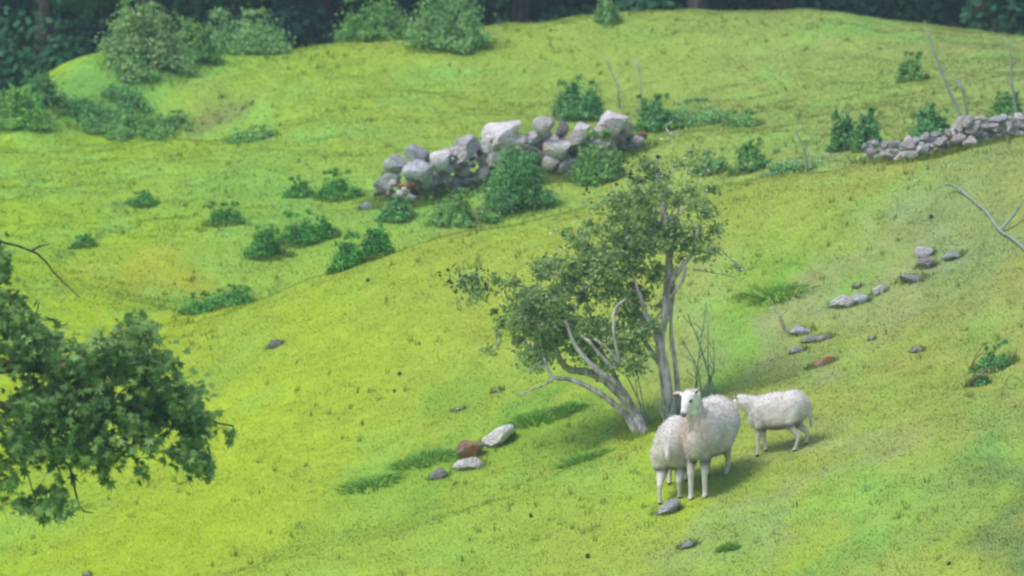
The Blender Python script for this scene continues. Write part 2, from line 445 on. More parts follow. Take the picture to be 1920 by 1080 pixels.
# ------------------------------------------------------------------ colours of the sward
YEL = np.array([.325, .455, .018]); LUSH = np.array([.265, .40, .045]); OLIVE = np.array([.265, .30, .07])
DARKG = np.array([.06, .20, .045]); BROWN = np.array([.30, .22, .08]); GREYG = np.array([.27, .32, .16]); MIDG = np.array([.19, .37, .06])
patches = [  # u, v, ru, rv, angle (deg, up to the right), colour, strength
    (250, 192, 130, 26, 15, MIDG, .85), (180, 215, 80, 24, -15, MIDG, .7), (330, 235, 90, 30, 0, MIDG, .6), (390, 238, 62, 22, 0, np.array([.20, .13, .06]), .9),
    (430, 255, 80, 25, 0, MIDG, .5), (60, 300, 120, 60, 0, LUSH, .6), (300, 330, 200, 60, 0, LUSH, .5), (480, 340, 120, 50, 10, MIDG, .45),
    (160, 455, 28, 12, 0, DARKG, .6), (270, 375, 30, 12, 0, DARKG, .45), (75, 342, 18, 7, 0, DARKG, .6), (620, 250, 40, 16, 0, MIDG, .6),
    (560, 410, 160, 70, 25, MIDG, .35), (780, 400, 130, 30, 10, MIDG, .6), (850, 120, 60, 12, 0, MIDG, .5), (870, 300, 160, 40, 10, MIDG, .3),
    (960, 165, 60, 14, -10, MIDG, .45), (660, 510, 60, 20, 20, MIDG, .5), (420, 575, 90, 20, 12, MIDG, .6), (1040, 130, 30, 8, 0, MIDG, .3),
    (900, 410, 40, 12, 10, BROWN, .35), (1140, 80, 60, 8, 0, MIDG, .4), (1330, 225, 110, 16, -3, MIDG, .7), (1560, 300, 90, 14, 10, GREYG, .5),
    (1440, 545, 120, 24, 8, np.array([.13, .34, .05]), .75), (1350, 590, 90, 30, 10, LUSH, .6), (1630, 405, 60, 18, 20, MIDG, .6), (1740, 370, 80, 20, 15, MIDG, .5),
    (1500, 480, 120, 40, 15, LUSH, .35), (1760, 420, 90, 30, 20, GREYG, .4), (1600, 560, 130, 30, 22, GREYG, .45), (1500, 640, 80, 20, 25, GREYG, .45), (1720, 500, 70, 22, 28, GREYG, .5),
    (1310, 640, 80, 60, 10, GREYG, .45), (1380, 700, 110, 25, 20, MIDG, .55), (1850, 440, 110, 60, 10, np.array([.13, .26, .12]), .4),
    (1020, 770, 90, 26, 12, np.array([.12, .32, .04]), .75), (1090, 850, 80, 20, 10, np.array([.13, .32, .04]), .65), (760, 875, 150, 34, 14, np.array([.13, .33, .04]), .75),
    (950, 850, 120, 40, 10, LUSH, .5), (640, 970, 140, 40, 12, LUSH, .6), (860, 960, 160, 40, 10, LUSH, .45), (560, 1050, 160, 40, 10, LUSH, .5),
    (420, 660, 100, 30, 8, LUSH, .5), (370, 700, 60, 16, 5, MIDG, .35), (700, 600, 100, 22, 10, LUSH, .35), (30, 940, 120, 40, 0, LUSH, .4), (40, 1040, 90, 40, 0, LUSH, .4),
    (1620, 960, 150, 40, 22, MIDG, .5), (1800, 870, 120, 35, 25, MIDG, .55), (1890, 980, 60, 70, 40, np.array([.07, .2, .06]), .7), (1540, 900, 120, 30, 22, GREYG, .4),
    (1500, 1060, 160, 30, 10, MIDG, .5), (1320, 1040, 90, 30, 20, MIDG, .4), (1350, 900, 60, 12, 22, MIDG, .3), (1700, 780, 120, 26, 25, LUSH, .3), (1300, 990, 60, 20, 20, GREYG, .4),
    (1855, 690, 50, 18, 30, MIDG, .4), (1150, 1010, 120, 30, 18, LUSH, .3), (1420, 960, 90, 20, 20, GREYG, .35),
    (200, 600, 160, 50, 5, YEL, .5), (560, 780, 160, 70, 5, YEL, .4), (380, 960, 120, 60, 5, YEL, .5), (620, 560, 120, 20, 14, YEL, .4), (300, 520, 120, 30, 0, np.array([.42, .36, .03]), .45),
    (1255, 870, 70, 50, 20, YEL, .6), (1060, 470, 80, 24, 10, YEL, .3), (1500, 990, 100, 20, 20, YEL, .5), (1800, 1010, 70, 30, 20, YEL, .35),
    (1735, 60, 120, 12, 0, MIDG, .5), (1870, 120, 60, 20, 0, MIDG, .3), (450, 130, 110, 40, 10, LUSH, .6), (560, 190, 120, 40, 5, LUSH, .4)]
_pat = []
for u, v, ru, rv, ang, c, s in patches:
    c0 = pix(u, v)[:2]; a = math.radians(ang)
    sc_y = c0[1] / FPX
    g = max(.12, abs((pix(u, v - 8)[1] - pix(u, v + 8)[1]) / 16.0))     # metres along y per pixel
    g = min(g, .06)
    def w(du, dv): return np.array([du * sc_y, -dv * min(g, .03)])
    e1 = w(ru * math.cos(a), -ru * math.sin(a)); e2 = w(rv * math.sin(a), rv * math.cos(a))
    Mx = np.array([e1, e2]).T
    if abs(np.linalg.det(Mx)) < 1e-4: continue
    _pat.append((c0, np.linalg.inv(Mx), c, s))

def sward(x, y):
    x = np.asarray(x, float); y = np.asarray(y, float)
    n1 = fbm(x * .5, y * .28, oct=4, seed=31); n2 = fbm(x * 1.7, y * 1.0, oct=4, seed=41); n3 = fbm(x * 6, y * 4, oct=3, seed=51)
    ang = x / np.maximum(y, 1) / (960 / FPX)                       # light fall-off and veil painted into the colour, greyer towards the right
    t = np.clip(.5 + .5 * ang, 0, 1)[..., None]
    base = (YEL * .93 * (1 - t) + OLIVE * np.array([1.08, 1.08, 1.1]) * t)
    k = np.clip((n1 - .47) * 3.2, 0, 1)[..., None] * .55
    base = base * (1 - k) + LUSH * k
    wx = x + (fbm(x * 1.6, y * 1.4, oct=3, seed=61) - .5) * 1.3; wy = y + (fbm(x * 1.5, y * 1.3, oct=3, seed=71) - .5) * 2.6
    for c0, Mi, c, s in _pat:
        dx, dy = wx - c0[0], wy - c0[1]
        a = Mi[0, 0] * dx + Mi[0, 1] * dy; b = Mi[1, 0] * dx + Mi[1, 1] * dy
        f = np.exp(-((a * a + b * b) ** 1.3) * .7) * s * np.clip(.35 + 1.3 * n2, 0, 1.15)
        f = np.clip(f, 0, 1)[..., None]
        base = base * (1 - f) + c * f
    k2 = np.clip((n2 - .56) * 4, 0, 1)[..., None] * .5
    base = base * (1 - k2) + MIDG * 1.2 * k2
    base = base * (1 + (n3[..., None] - .5) * .32)
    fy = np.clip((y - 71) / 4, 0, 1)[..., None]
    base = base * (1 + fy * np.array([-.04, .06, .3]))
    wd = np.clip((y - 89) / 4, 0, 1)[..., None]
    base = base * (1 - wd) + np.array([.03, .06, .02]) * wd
    return base

nx, ny = len(GX), len(GY)
vv = np.stack([gx.ravel(), gy.ravel(), GZ.ravel()], 1)
ii = (np.arange(ny - 1)[:, None] * nx + np.arange(nx - 1)[None]).ravel()
ff = np.stack([ii, ii + 1, ii + nx + 1, ii + nx], 1)
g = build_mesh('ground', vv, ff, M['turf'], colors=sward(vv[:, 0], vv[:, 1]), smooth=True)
tag(g, 'steep green sheep pasture rising to the dark wood', None, None, 'structure')

# ------------------------------------------------------------------ grass blades
def blades(name, n, xr, yr, hgt, wid, label, mask=None, colmul=1.0):
    y = rng.uniform(yr[0], yr[1], n)
    x = rng.uniform(-1, 1, n) * (y * xr + 3.2)
    if mask is not None:
        k = mask(x, y); x, y = x[k], y[k]
    n = len(x)
    z = H(x, y)
    tall = np.clip((fbm(x * 1.3, y * .9, oct=3, seed=81) - .38) * 1.6, .55, 1.15) * rng.uniform(.5, 1.25, n)
    col = sward(x, y)
    lum = col.sum(1)
    tall = tall * np.clip(1.5 - (lum - .35) * 1.2, .75, 1.7)
    h = hgt * tall; w = wid * rng.uniform(.6, 1.3, n)
    th = rng.uniform(0, 2 * math.pi, n); ln = rng.uniform(.7, 2.0, n) * h; la = rng.uniform(0, 2 * math.pi, n)
    V = np.zeros((n, 3, 3))
    V[:, 0] = np.stack([x - np.cos(th) * w, y - np.sin(th) * w, z - .01], 1)
    V[:, 1] = np.stack([x + np.cos(th) * w, y + np.sin(th) * w, z - .01], 1)
    V[:, 2] = np.stack([x + np.cos(la) * ln, y + np.sin(la) * ln, z + h], 1)
    r = rng.uniform(.9, 1.12, n)[:, None]
    col = col * r * colmul
    dry = rng.random(n) < .05
    col[dry] = np.array([.42, .38, .12]) * rng.uniform(.6, 1.1, dry.sum())[:, None]
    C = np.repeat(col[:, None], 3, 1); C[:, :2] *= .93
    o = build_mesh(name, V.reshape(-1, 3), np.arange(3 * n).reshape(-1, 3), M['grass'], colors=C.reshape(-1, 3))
    tag(o, label, 'grass', None, 'stuff')
blades('pasture_grass', 820000, .078, (54, 71), .019, .0065, 'short grazed yellow green grass on the near slope with the sheep')
blades('pasture_grass', 470000, .078, (71, 89), .025, .010, 'rougher yellow green grass on the far slope round the stone walls')

# ------------------------------------------------------------------ foliage
def leaf_cloud(centres, radii, counts, size, cols, shell=.0, droop=0.3, elong=1.5, clumpy=.0, seed=0, soft=False):
    """rhombic leaves spread through ellipsoids; returns verts, faces, colours"""
    Vs, Cs = [], []
    for c, r, n in zip(centres, radii, counts):
        n = int(n)
        if n < 1: continue
        d = rng.normal(size=(n, 3)); d /= np.linalg.norm(d, axis=1)[:, None]
        rad = rng.random(n) ** (1 / 3) * (1 - shell) + shell * rng.uniform(.8, 1.08, n)
        if soft: rad = np.minimum(np.abs(rng.normal(0, .62, n)), 1.9)
        p = np.array(c) + d * rad[:, None] * np.array(r)
        if clumpy > 0:
            q = fbm(p[:, 0] / clumpy, p[:, 1] / clumpy, p[:, 2] / clumpy, oct=2, seed=seed)
            keep = q > rng.uniform(.36, .56, n)
            p, d = p[keep], d[keep]; n = len(p)
        nrm = d * .5 + rng.normal(size=(n, 3)) * .6 + np.array([0, -.1, .55])
        nrm /= np.linalg.norm(nrm, axis=1)[:, None]
        ax = rng.normal(size=(n, 3)) + np.array([0, 0, -droop * 2])
        ax -= (ax * nrm).sum(1)[:, None] * nrm; ax /= np.linalg.norm(ax, axis=1)[:, None]
        sd_ = np.cross(nrm, ax)
        s = size * rng.uniform(.6, 1.35, n)[:, None]
        V = np.stack([p - ax * s * .5, p + sd_ * s * .5 / elong - nrm * s * .08, p + ax * s * .5, p - sd_ * s * .5 / elong - nrm * s * .08], 1)
        k = rng.random(n)[:, None]
        col = np.array(cols[0]) * (1 - k) + np.array(cols[1]) * k
        if len(cols) > 2:
            sp = rng.random(n) < .12
            col[sp] = cols[2]
        q = fbm(p[:, 0] / (size * 7), p[:, 1] / (size * 7), p[:, 2] / (size * 7), oct=2, seed=5)
        col = col * (.62 + .8 * q)[:, None]
        Vs.append(V.reshape(-1, 3)); Cs.append(np.repeat(col, 4, 0))
    V = np.concatenate(Vs); C = np.concatenate(Cs)
    return V, np.arange(len(V)).reshape(-1, 4), C

SKIRT = []
def bush(name, u, v, w, h, label, cat='bush', cols=None, size=.045, n=2600, lobes=9, group='bushes growing on the pasture', depth=.8, stems=5, ragged=.25):
    """leafy bush standing at ground pixel (u, v): w, h in photograph pixels"""
    cols = cols or [(.03, .12, .04), (.08, .24, .07), (.14, .30, .10)]
    cols = [tuple(q * k_ for q, k_ in zip(c, (1.45, 1.4, 1.3))) for c in cols]; n = int(n * 1.5); size = size * .75
    b = pix(u, v); s = b[1] / FPX
    W, Hh = w * s, h * s
    SKIRT.append((b[0], b[1], W * .42, W * .36, 420, .07))
    root = empty(name, tuple(b))
    tag(root, label, cat, group)
    cs, rs, ns = [], [], []
    for i in range(lobes):
        a = random.uniform(0, 2 * math.pi); q = random.random() ** .5
        x, y = math.cos(a) * q * W * .36, math.sin(a) * q * W * .36 * depth
        top = Hh * (1 - .45 * q * q) * random.uniform(1 - ragged, 1.02)
        r = W * random.uniform(.12, .25)
        zc = max(top - r * .9, r * .4)
        cs.append((x, y, zc)); rs.append((r, r * .9, min(r * 1.1, Hh * .5))); ns.append(n / lobes)
        zc2 = zc * .45
        cs.append((x * 1.15, y * 1.15, zc2)); rs.append((r * 1.05, r, max(zc2, r * .5))); ns.append(n / lobes * .7)
    for k in range(7):
        a = random.uniform(0, 2 * math.pi); q = random.uniform(.3, .52) * W
        cs.append((math.cos(a) * q, math.sin(a) * q * depth, Hh * random.uniform(.08, .22))); rs.append((W * .13, W * .13, Hh * .14)); ns.append(n * .03)
    for k in range(6):
        q = random.uniform(-.33, .33) * W
        cs.append((q, random.uniform(-.15, .15) * W, Hh * random.uniform(.8, 1.02))); rs.append((W * .07, W * .06, Hh * random.uniform(.06, .12))); ns.append(n * .02)
    cs = [(c[0], c[1], c[2] + float(H(b[0] + c[0], b[1] + c[1]) - b[2])) for c in cs]
    V, F, C = leaf_cloud(cs, rs, ns, size, cols, soft=True, droop=.1)
    f = build_mesh('foliage', V, F, M['bush'], root, C); f['kind'] = 'stuff'
    t = Tubes()
    for i in range(stems):
        c = cs[(i * 2) % len(cs)]
        t.add(curve_pts([(random.uniform(-.05, .05) * W, random.uniform(-.05, .05) * W, -.05), (c[0] * .5, c[1] * .5, c[2] * .55), (c[0], c[1], c[2] + rs[0][2] * .5)], 5), [.02, .016, .012, .008, .004], 5)
    t.build('stem', M['bark_dark'], root)
    return root

def rushes(name, u, v, w, h, label, cat='rushes', n=420, cols=((.03, .12, .05), (.09, .24, .09)), group='rush clumps on the pasture', wid=.012, lean=.35, ang=0.0):
    """clump of upright blades"""
    b = pix(u, v); s = b[1] / FPX
    W, Hh = w * s, h * s
    r = rng.random(n) ** .6; a = rng.uniform(0, 2 * math.pi, n)
    x = np.cos(a) * r * W * .42; y = np.sin(a) * r * W * .3
    q = fbm(x * 9 + u, y * 9, oct=2, seed=2)
    hh = Hh * (1 - .55 * r ** 2) * rng.uniform(.6, 1.05, n) * (.55 + .8 * q)
    z0 = H(b[0] + x, b[1] + y) - b[2] - .02
    dx = x * lean + rng.normal(size=n) * .12 * Hh + ang * hh; dy = y * lean + rng.normal(size=n) * .12 * Hh
    th = rng.uniform(0, math.pi, n); ww = wid * rng.uniform(.6, 1.3, n)
    ox, oy = np.cos(th) * ww, np.sin(th) * ww
    V = np.zeros((n, 5, 3))
    V[:, 0] = np.stack([x - ox, y - oy, z0], 1); V[:, 1] = np.stack([x + ox, y + oy, z0], 1)
    V[:, 2] = np.stack([x + dx * .45 + ox * .8, y + dy * .45 + oy * .8, z0 + hh * .62], 1)
    V[:, 3] = np.stack([x + dx * .45 - ox * .8, y + dy * .45 - oy * .8, z0 + hh * .62], 1)
    V[:, 4] = np.stack([x + dx * 1.3, y + dy * 1.3, z0 + hh], 1)
    idx = np.arange(n)[:, None] * 5
    F = np.concatenate([idx + np.array([0, 1, 2]), idx + np.array([0, 2, 3]), idx + np.array([3, 2, 4])])
    k = rng.random(n)[:, None]
    C = np.array(cols[0]) * (1 - k) + np.array(cols[1]) * k
    o = build_mesh(name, V.reshape(-1, 3), F, M['bush'], None, np.repeat(C, 5, 0))
    o.location = tuple(b)
    tag(o, label, cat, group)
    return o

TEAL = [(.055, .17, .06), (.12, .30, .11), (.24, .42, .17)]
PALE = [(.11, .25, .10), (.2, .36, .15), (.28, .41, .19)]
MIDB = [(.07, .19, .06), (.16, .32, .10), (.27, .42, .15)]

bush('round_bush', 968, 395, 140, 112, 'large round dark green bush in front of the long stone wall', cols=TEAL, n=6500, lobes=16, size=.035, ragged=.12)
bush('low_bush', 868, 418, 130, 60, 'low spreading green bush at the left foot of the round bush', cols=MIDB, n=2200, ragged=.4)
bush('low_bush', 745, 412, 70, 42, 'small dark bush below the left end of the long stone wall', cols=TEAL, n=1000)
bush('wall_bush', 1086, 228, 110, 82, 'rounded dark bush behind the right half of the long stone wall', cols=TEAL, n=3200, lobes=11)
bush('wall_bush', 1124, 338, 92, 98, 'bush in front of the right end of the long stone wall', cols=MIDB, n=3000, lobes=10)
bush('wall_bush', 1226, 246, 90, 68, 'bush just right of the last stone of the long wall', cols=TEAL, n=2200)
bush('low_bush', 1310, 232, 130, 48, 'low pale bush stretching right of the long wall end', cols=PALE, n=1800, ragged=.4)
bush('low_bush', 1392, 236, 80, 28, 'lowest flat bush at the right end of the pale green band', cols=MIDB, n=900)
bush('gap_bush', 1404, 322, 72, 56, 'small bush alone in the gap between the two stone walls', cols=MIDB, n=1600)
bush('gap_bush', 1335, 326, 60, 44, 'pale low bush between the hawthorn top and the small gap bush', cols=PALE, n=900)
bush('dark_bush', 1581, 281, 56, 74, 'left one of two dark bushes left of the right-hand wall', cols=TEAL, n=2000, lobes=8)
bush('dark_bush', 1626, 280, 54, 72, 'right one of two dark bushes touching the start of the right-hand wall', cols=TEAL, n=2000, lobes=8)
bush('dark_bush', 1742, 256, 100, 56, 'dark bush rising behind the middle of the right-hand wall', cols=TEAL, n=2400)
bush('dark_bush', 1888, 222, 70, 48, 'bush behind the right-hand wall at the right edge', cols=MIDB, n=1500)
bush('pale_bush', 1712, 152, 62, 56, 'faint green bush high on the slope above the right-hand wall', cols=MIDB, n=1100)
bush('low_bush', 1475, 326, 110, 26, 'thin grey green scrub along the foot of the gap between walls', cols=PALE, n=900)
bush('skyline_bush', 842, 92, 150, 118, 'big pale bush standing on the skyline left of centre', cols=PALE, n=5200, lobes=16, ragged=.3, size=.05)
bush('skyline_bush', 705, 74, 150, 88, 'bush on the skyline just left of the big pale one', cols=MIDB, n=4000, lobes=13, size=.05)
bush('skyline_bush', 455, 104, 170, 96, 'pale bush on the left skyline before the dark wood gap', cols=PALE, n=4600, lobes=14, size=.05)
bush('skyline_bush', 275, 128, 170, 126, 'tall pale bush with spiky top on the crest of the left mound', cols=[(.09, .22, .08), (.22, .36, .15), (.36, .42, .22)], n=5000, lobes=15, size=.05, ragged=.35)
bush('skyline_bush', 362, 112, 110, 70, 'lower leafy bush between the two pale bushes on the left skyline', cols=MIDB, n=2600, size=.05)
bush('mound_bush', 78, 200, 90, 60, 'leafy dark bush in front of the corner trees at the end of the mound', cols=TEAL, n=2000, size=.05)
bush('mound_bush', 30, 236, 130, 70, 'light green bush at the left edge below the dark trees', cols=[(.09, .24, .06), (.2, .38, .1)], n=3000, lobes=11, size=.05)
bush('thicket_bush', 1140, 42, 50, 44, 'small pale bush on the skyline right of centre', cols=PALE, n=1000, size=.05)
for u, v, w, h, lab, n in [
        (420, 422, 76, 48, 'small dark clump left of the two clumps on the far slope', 420),
        (560, 456, 86, 62, 'upper part of the ragged dark clump left of the wall', 520),
        (500, 480, 90, 60, 'lower left part of the ragged dark clump left of the wall', 500),
        (650, 502, 70, 66, 'left half of the dark clump on the edge of the near slope', 520),
        (705, 484, 66, 62, 'right half of the dark clump on the edge of the near slope', 480),
        (562, 368, 56, 36, 'small dark clump left of the nettle clump by the wall', 320),
        (640, 372, 96, 56, 'wide dark clump just left of the long stone wall', 620),
        (385, 584, 84, 38, 'left half of the low dark clump in the gully', 420),
        (445, 572, 80, 40, 'right half of the low dark clump in the gully', 420),
        (268, 384, 56, 24, 'tiny dark clump in the grass below the left mound', 220),
        (158, 464, 46, 26, 'tiny green clump high above the overhanging leaves', 200),
        (610, 446, 50, 40, 'thin clump between the ragged clump and the edge clump', 200)]:
    bush('scrub_clump', u, v, w, h * .95, lab, 'scrub', cols=[(.04, .17, .035), (.09, .28, .06), (.18, .38, .09)], size=.035, n=n * 5, lobes=9, group='scrub clumps on the far slope', ragged=.45)
for u, v, w, h, lab in [
        (1010, 785, 90, 34, 'rich green weeds in the grass left of the leaning trunk'),
        (1065, 768, 60, 26, 'smaller green weeds nearest the bare dead branch'),
        (1100, 860, 90, 28, 'green weeds below the base of the leaning trunk'),
        (800, 862, 110, 32, 'green weeds above the orange lichened rock'),
        (700, 905, 110, 28, 'lower green weeds well left of the orange lichened rock'),
        (1365, 1030, 34, 30, 'dark little weed at the bottom below the ewe'),
        (1460, 548, 130, 26, 'dark green weeds in the dip right of the hawthorn')]:
    rushes('weed_patch', u, v, w * 1.25, h * .7, lab, 'weeds', n=520, cols=((.13, .31, .05), (.24, .44, .08)), group='weed patches in the pasture', wid=.009, lean=.5)
for u, v, w, h, lab, c in [
        (150, 226, 100, 34, 'dark low undergrowth at the left end of the hollow under the mound', TEAL),
        (228, 214, 120, 46, 'darkest undergrowth on the steep face of the mound', TEAL),
        (215, 246, 110, 30, 'undergrowth in the bottom of the hollow under the mound', MIDB),
        (305, 248, 110, 34, 'undergrowth just left of the brown earth patch', MIDB),
        (470, 262, 90, 24, 'thin undergrowth right of the brown earth patch', MIDB)]:
    bush('undergrowth', u, v, w, h, lab, 'undergrowth', cols=c, n=1900, lobes=10, ragged=.5, size=.04, group='low undergrowth in the hollow of the mound', depth=1.4)
rushes('dry_grass', 905, 412, 60, 36, 'buff dry grass stems below the round bush', 'dry grass', n=140, cols=((.3, .26, .12), (.42, .36, .2)), group=None, wid=.008)

# ------------------------------------------------------------------ dark wood behind the crest
def wood_tree(x, y, height, wdt, label, cols, n=8000, size=.13):
    z = float(H(x, y))
    root = empty('woodland_tree', (x, y, z))
    tag(root, label, 'tree', 'trees of the dark wood behind the crest')
    t = Tubes()
    t.add(curve_pts([(0, 0, -.2), (.1, 0, height * .4), (-.05, .1, height * .9)], 8), [.2, .18, .15, .13, .1, .08, .05, .02], 8, .1)
    cs, rs, ns = [], [], []
    k = 22
    for i in range(k):
        q = (i + .5) / k
        zc = height * (.06 + .88 * q)
        rr = wdt * (.32 + .68 * math.sin(math.pi * min(1, .25 + q * .75))) * .5
        a = random.uniform(0, 2 * math.pi)
        p = (math.cos(a) * rr * .6, math.sin(a) * rr * .6, zc)
        r = wdt * random.uniform(.17, .27)
        cs.append(p); rs.append((r, r, r * .75)); ns.append(n / k)
        if i % 2 == 0:
            t.add(curve_pts([(0, 0, zc * .7), (p[0] * .5, p[1] * .5, zc * .85), p], 4), [.05, .04, .025, .01], 5)
    t.build('trunk', M['bark_dark'], root)
    V, F, C = leaf_cloud(cs, rs, ns, size, cols, shell=.3, droop=.3)
    c = build_mesh('crown', V, F, M['wood_leaf'], root, C); c['kind'] = 'stuff'

WD = [(.008, .045, .028), (.02, .08, .045)]
WM = [(.018, .08, .04), (.05, .16, .08)]
i = 0
for x, y, hh, ww, lab, cols in [
        (-5.9, 91.5, 5.0, 3.2, 'dark leafy tree at the top left corner', WM), (-4.6, 90.6, 4.0, 2.2, 'dark tree left of the spiky mound bush', WM),
        (-5.1, 94.5, 7.0, 3.2, 'taller dark tree second from the left edge, at the back', WD), (-3.6, 93, 6.5, 2.8, 'dark tree behind the spiky mound bush', WD),
        (-2.5, 94, 7.0, 2.6, 'very dark tree in the gap between the two left skyline bushes', WD), (-1.3, 95, 6.8, 2.6, 'very dark tree behind the left side of the skyline bush pair', WD),
        (0.0, 94.5, 6.8, 2.6, 'dark tree behind the big pale skyline bush', WM), (1.2, 95, 7.0, 2.5, 'dark tree above the middle of the pasture', WD),
        (2.3, 94.2, 6.6, 2.4, 'dark tree right of the small pale skyline bush', WM), (3.5, 95, 7.0, 2.6, 'dark tree above the highest part of the pasture', WD),
        (4.7, 94.5, 6.8, 2.6, 'dark tree in the top right before the corner', WD), (5.9, 94, 6.6, 2.8, 'dark tree at the top right corner', WM),
        (7.2, 94.5, 7, 3.0, 'dark tree just outside the right edge of the wood', WD), (-7.3, 92.5, 6, 3.2, 'dark tree just outside the left edge of the wood', WD)]:
    wood_tree(x, y, hh, ww, lab, cols)
cs, rs, ns = [], [], []
for k in range(150):
    x = random.uniform(-22, 22); y = random.uniform(97, 112)
    z = float(H(x, y)) + random.uniform(0, 7)
    r = random.uniform(1.0, 1.9)
    cs.append((x, y, z)); rs.append((r, r, r)); ns.append(700)
V, F, C = leaf_cloud(cs, rs, ns, .34, WD, shell=.3, droop=.3)
o = build_mesh('dense_wood', V, F, M['wood_leaf'], None, C)
tag(o, 'dense dark wood filling the background behind the hill', 'wood', None, 'stuff')

# ------------------------------------------------------------------ stones
def stone_mesh(seed, sub=3):
    r = np.random.default_rng(seed)
    bm = bmesh.new(); bmesh.ops.create_icosphere(bm, subdivisions=sub, radius=.5)
    pl = []
    for _ in range(11):
        d = r.normal(size=3); d /= np.linalg.norm(d); pl.append((Vector(d), r.uniform(.24, .42)))
    for vv_ in bm.verts:
        for d, h in pl:
            t = vv_.co.dot(d) - h
            if t > 0: vv_.co -= d * t * .99
    co = np.array([v_.co[:] for v_ in bm.verts])
    nn = fbm(co[:, 0] * 4 + seed, co[:, 1] * 4, co[:, 2] * 4, oct=3, seed=seed)
    for v_, q in zip(bm.verts, nn): v_.co *= 1 + (q - .5) * .22
    me = bpy.data.meshes.new('stone'); bm.to_mesh(me); bm.free()
    co = np.array([v_.co[:] for v_ in me.vertices])
    ext = co.max(0) - co.min(0)
    for v_ in me.vertices: v_.co = Vector([v_.co[k] / ext[k] for k in range(3)])
    me.polygons.foreach_set('use_smooth', [True] * len(me.polygons))
    try: me.set_sharp_from_angle(angle=math.radians(28))
    except Exception: pass
    return me
_var = {}
def stone_variant(k, mat):
    if (k, mat) not in _var:
        me = stone_mesh(100 + k); me.materials.append(M[mat]); _var[(k, mat)] = me
    return _var[(k, mat)]

def put_stone(name, p, w, h, d, mat, parent=None, origin=(0, 0, 0), rot=None):
    o = bpy.data.objects.new(name, stone_variant(random.randrange(9), mat))
    COL.objects.link(o)
    o.location = tuple(np.array(p) - np.array(origin)); o.scale = (w, d, h)
    o.rotation_euler = rot or (random.uniform(-.3, .3), random.uniform(-.35, .35), random.uniform(-.5, .5))
    if parent: o.parent = parent
    return o

# long wall: (u, v, w, h, material)
big = [(782, 290, 58, 48, 'stone_blue'), (744, 306, 46, 42, 'stone_blue'), (782, 322, 56, 44, 'stone_blue'), (718, 344, 38, 34, 'stone_blue'), (724, 360, 34, 18, 'stone_white'),
       (828, 298, 46, 42, 'stone_white'), (872, 282, 66, 54, 'stone'), (910, 276, 38, 36, 'stone_white'), (905, 302, 24, 44, 'stone_white'), (946, 252, 80, 56, 'stone'),
       (946, 274, 30, 20, 'stone_white'), (974, 266, 28, 26, 'stone_white'), (1024, 234, 44, 40, 'stone'), (1002, 258, 40, 30, 'stone'), (1055, 244, 30, 34, 'stone_dark'),
       (1092, 246, 46, 34, 'stone'), (1050, 277, 60, 40, 'stone'), (1078, 262, 48, 36, 'stone'), (1062, 310, 56, 30, 'stone'), (1090, 300, 40, 34, 'stone'), (1152, 230, 60, 48, 'stone'),
       (1174, 240, 30, 34, 'stone'), (1202, 254, 26, 18, 'stone_warm'), (1192, 265, 34, 22, 'stone'), (838, 318, 40, 34, 'stone'), (828, 338, 38, 30, 'stone_blue'),
       (868, 322, 42, 36, 'stone'), (856, 342, 34, 26, 'stone'), (804, 320, 28, 40, 'stone_white'), (778, 352, 26, 22, 'stone_white'), (762, 352, 36, 20, 'stone_warm'), (782, 348, 24, 18, 'stone_warm'),
       (804, 346, 40, 32, 'stone_blue'), (762, 374, 30, 24, 'stone'), (880, 352, 34, 22, 'stone'), (1130, 256, 44, 34, 'stone'), (1120, 280, 44, 34, 'stone'), (924, 300, 34, 30, 'stone'),
       (988, 282, 40, 30, 'stone_dark'), (1010, 290, 40, 34, 'stone_dark'), (1034, 306, 34, 30, 'stone'), (738, 336, 30, 30, 'stone_blue'), (900, 332, 36, 34, 'stone'), (1160, 258, 40, 30, 'stone'), (750, 362, 22, 16, 'stone_white')]
bu = [700, 770, 850, 900, 960, 1040, 1085, 1130, 1210]; bv = [372, 384, 364, 350, 338, 330, 326, 304, 272]
root = empty('dry_stone_wall', tuple(pix(940, 345)))
org = np.array(root.location)
tag(root, 'long tumbled grey boulder wall crossing the far slope behind the round bush', 'wall', 'old stone walls')
for u, v, w, h, mt in big:
    yb = pix(u, float(np.interp(u, bu, bv)))[1]
    s = yb / FPX
    put_stone('stone', P(u, v, yb + random.uniform(-.12, .12)), w * s * .92, h * s * .94, w * s * random.uniform(.8, 1.1), mt, root, org)
tu = [700, 730, 780, 850, 930, 975, 1025, 1060, 1100, 1150, 1185, 1215]; tv = [345, 305, 280, 270, 240, 250, 228, 245, 240, 218, 240, 262]
for k in range(290):
    u = random.uniform(705, 1205); vb = float(np.interp(u, bu, bv)); vt = float(np.interp(u, tu, tv)) + 10
    yb = pix(u, vb)[1]; s = yb / FPX
    back = random.uniform(-.12, .6) if k < 215 else random.uniform(.25, .45)
    v = random.uniform(vt + 8, vb - 2)
    w = random.uniform(13, 30) if back > .1 else random.uniform(10, 22)
    put_stone('stone', P(u, v, yb + back), w * s, w * s * random.uniform(.6, .95), w * s, random.choice(['stone', 'stone', 'stone_blue', 'stone_white', 'stone_dark']), root, org)

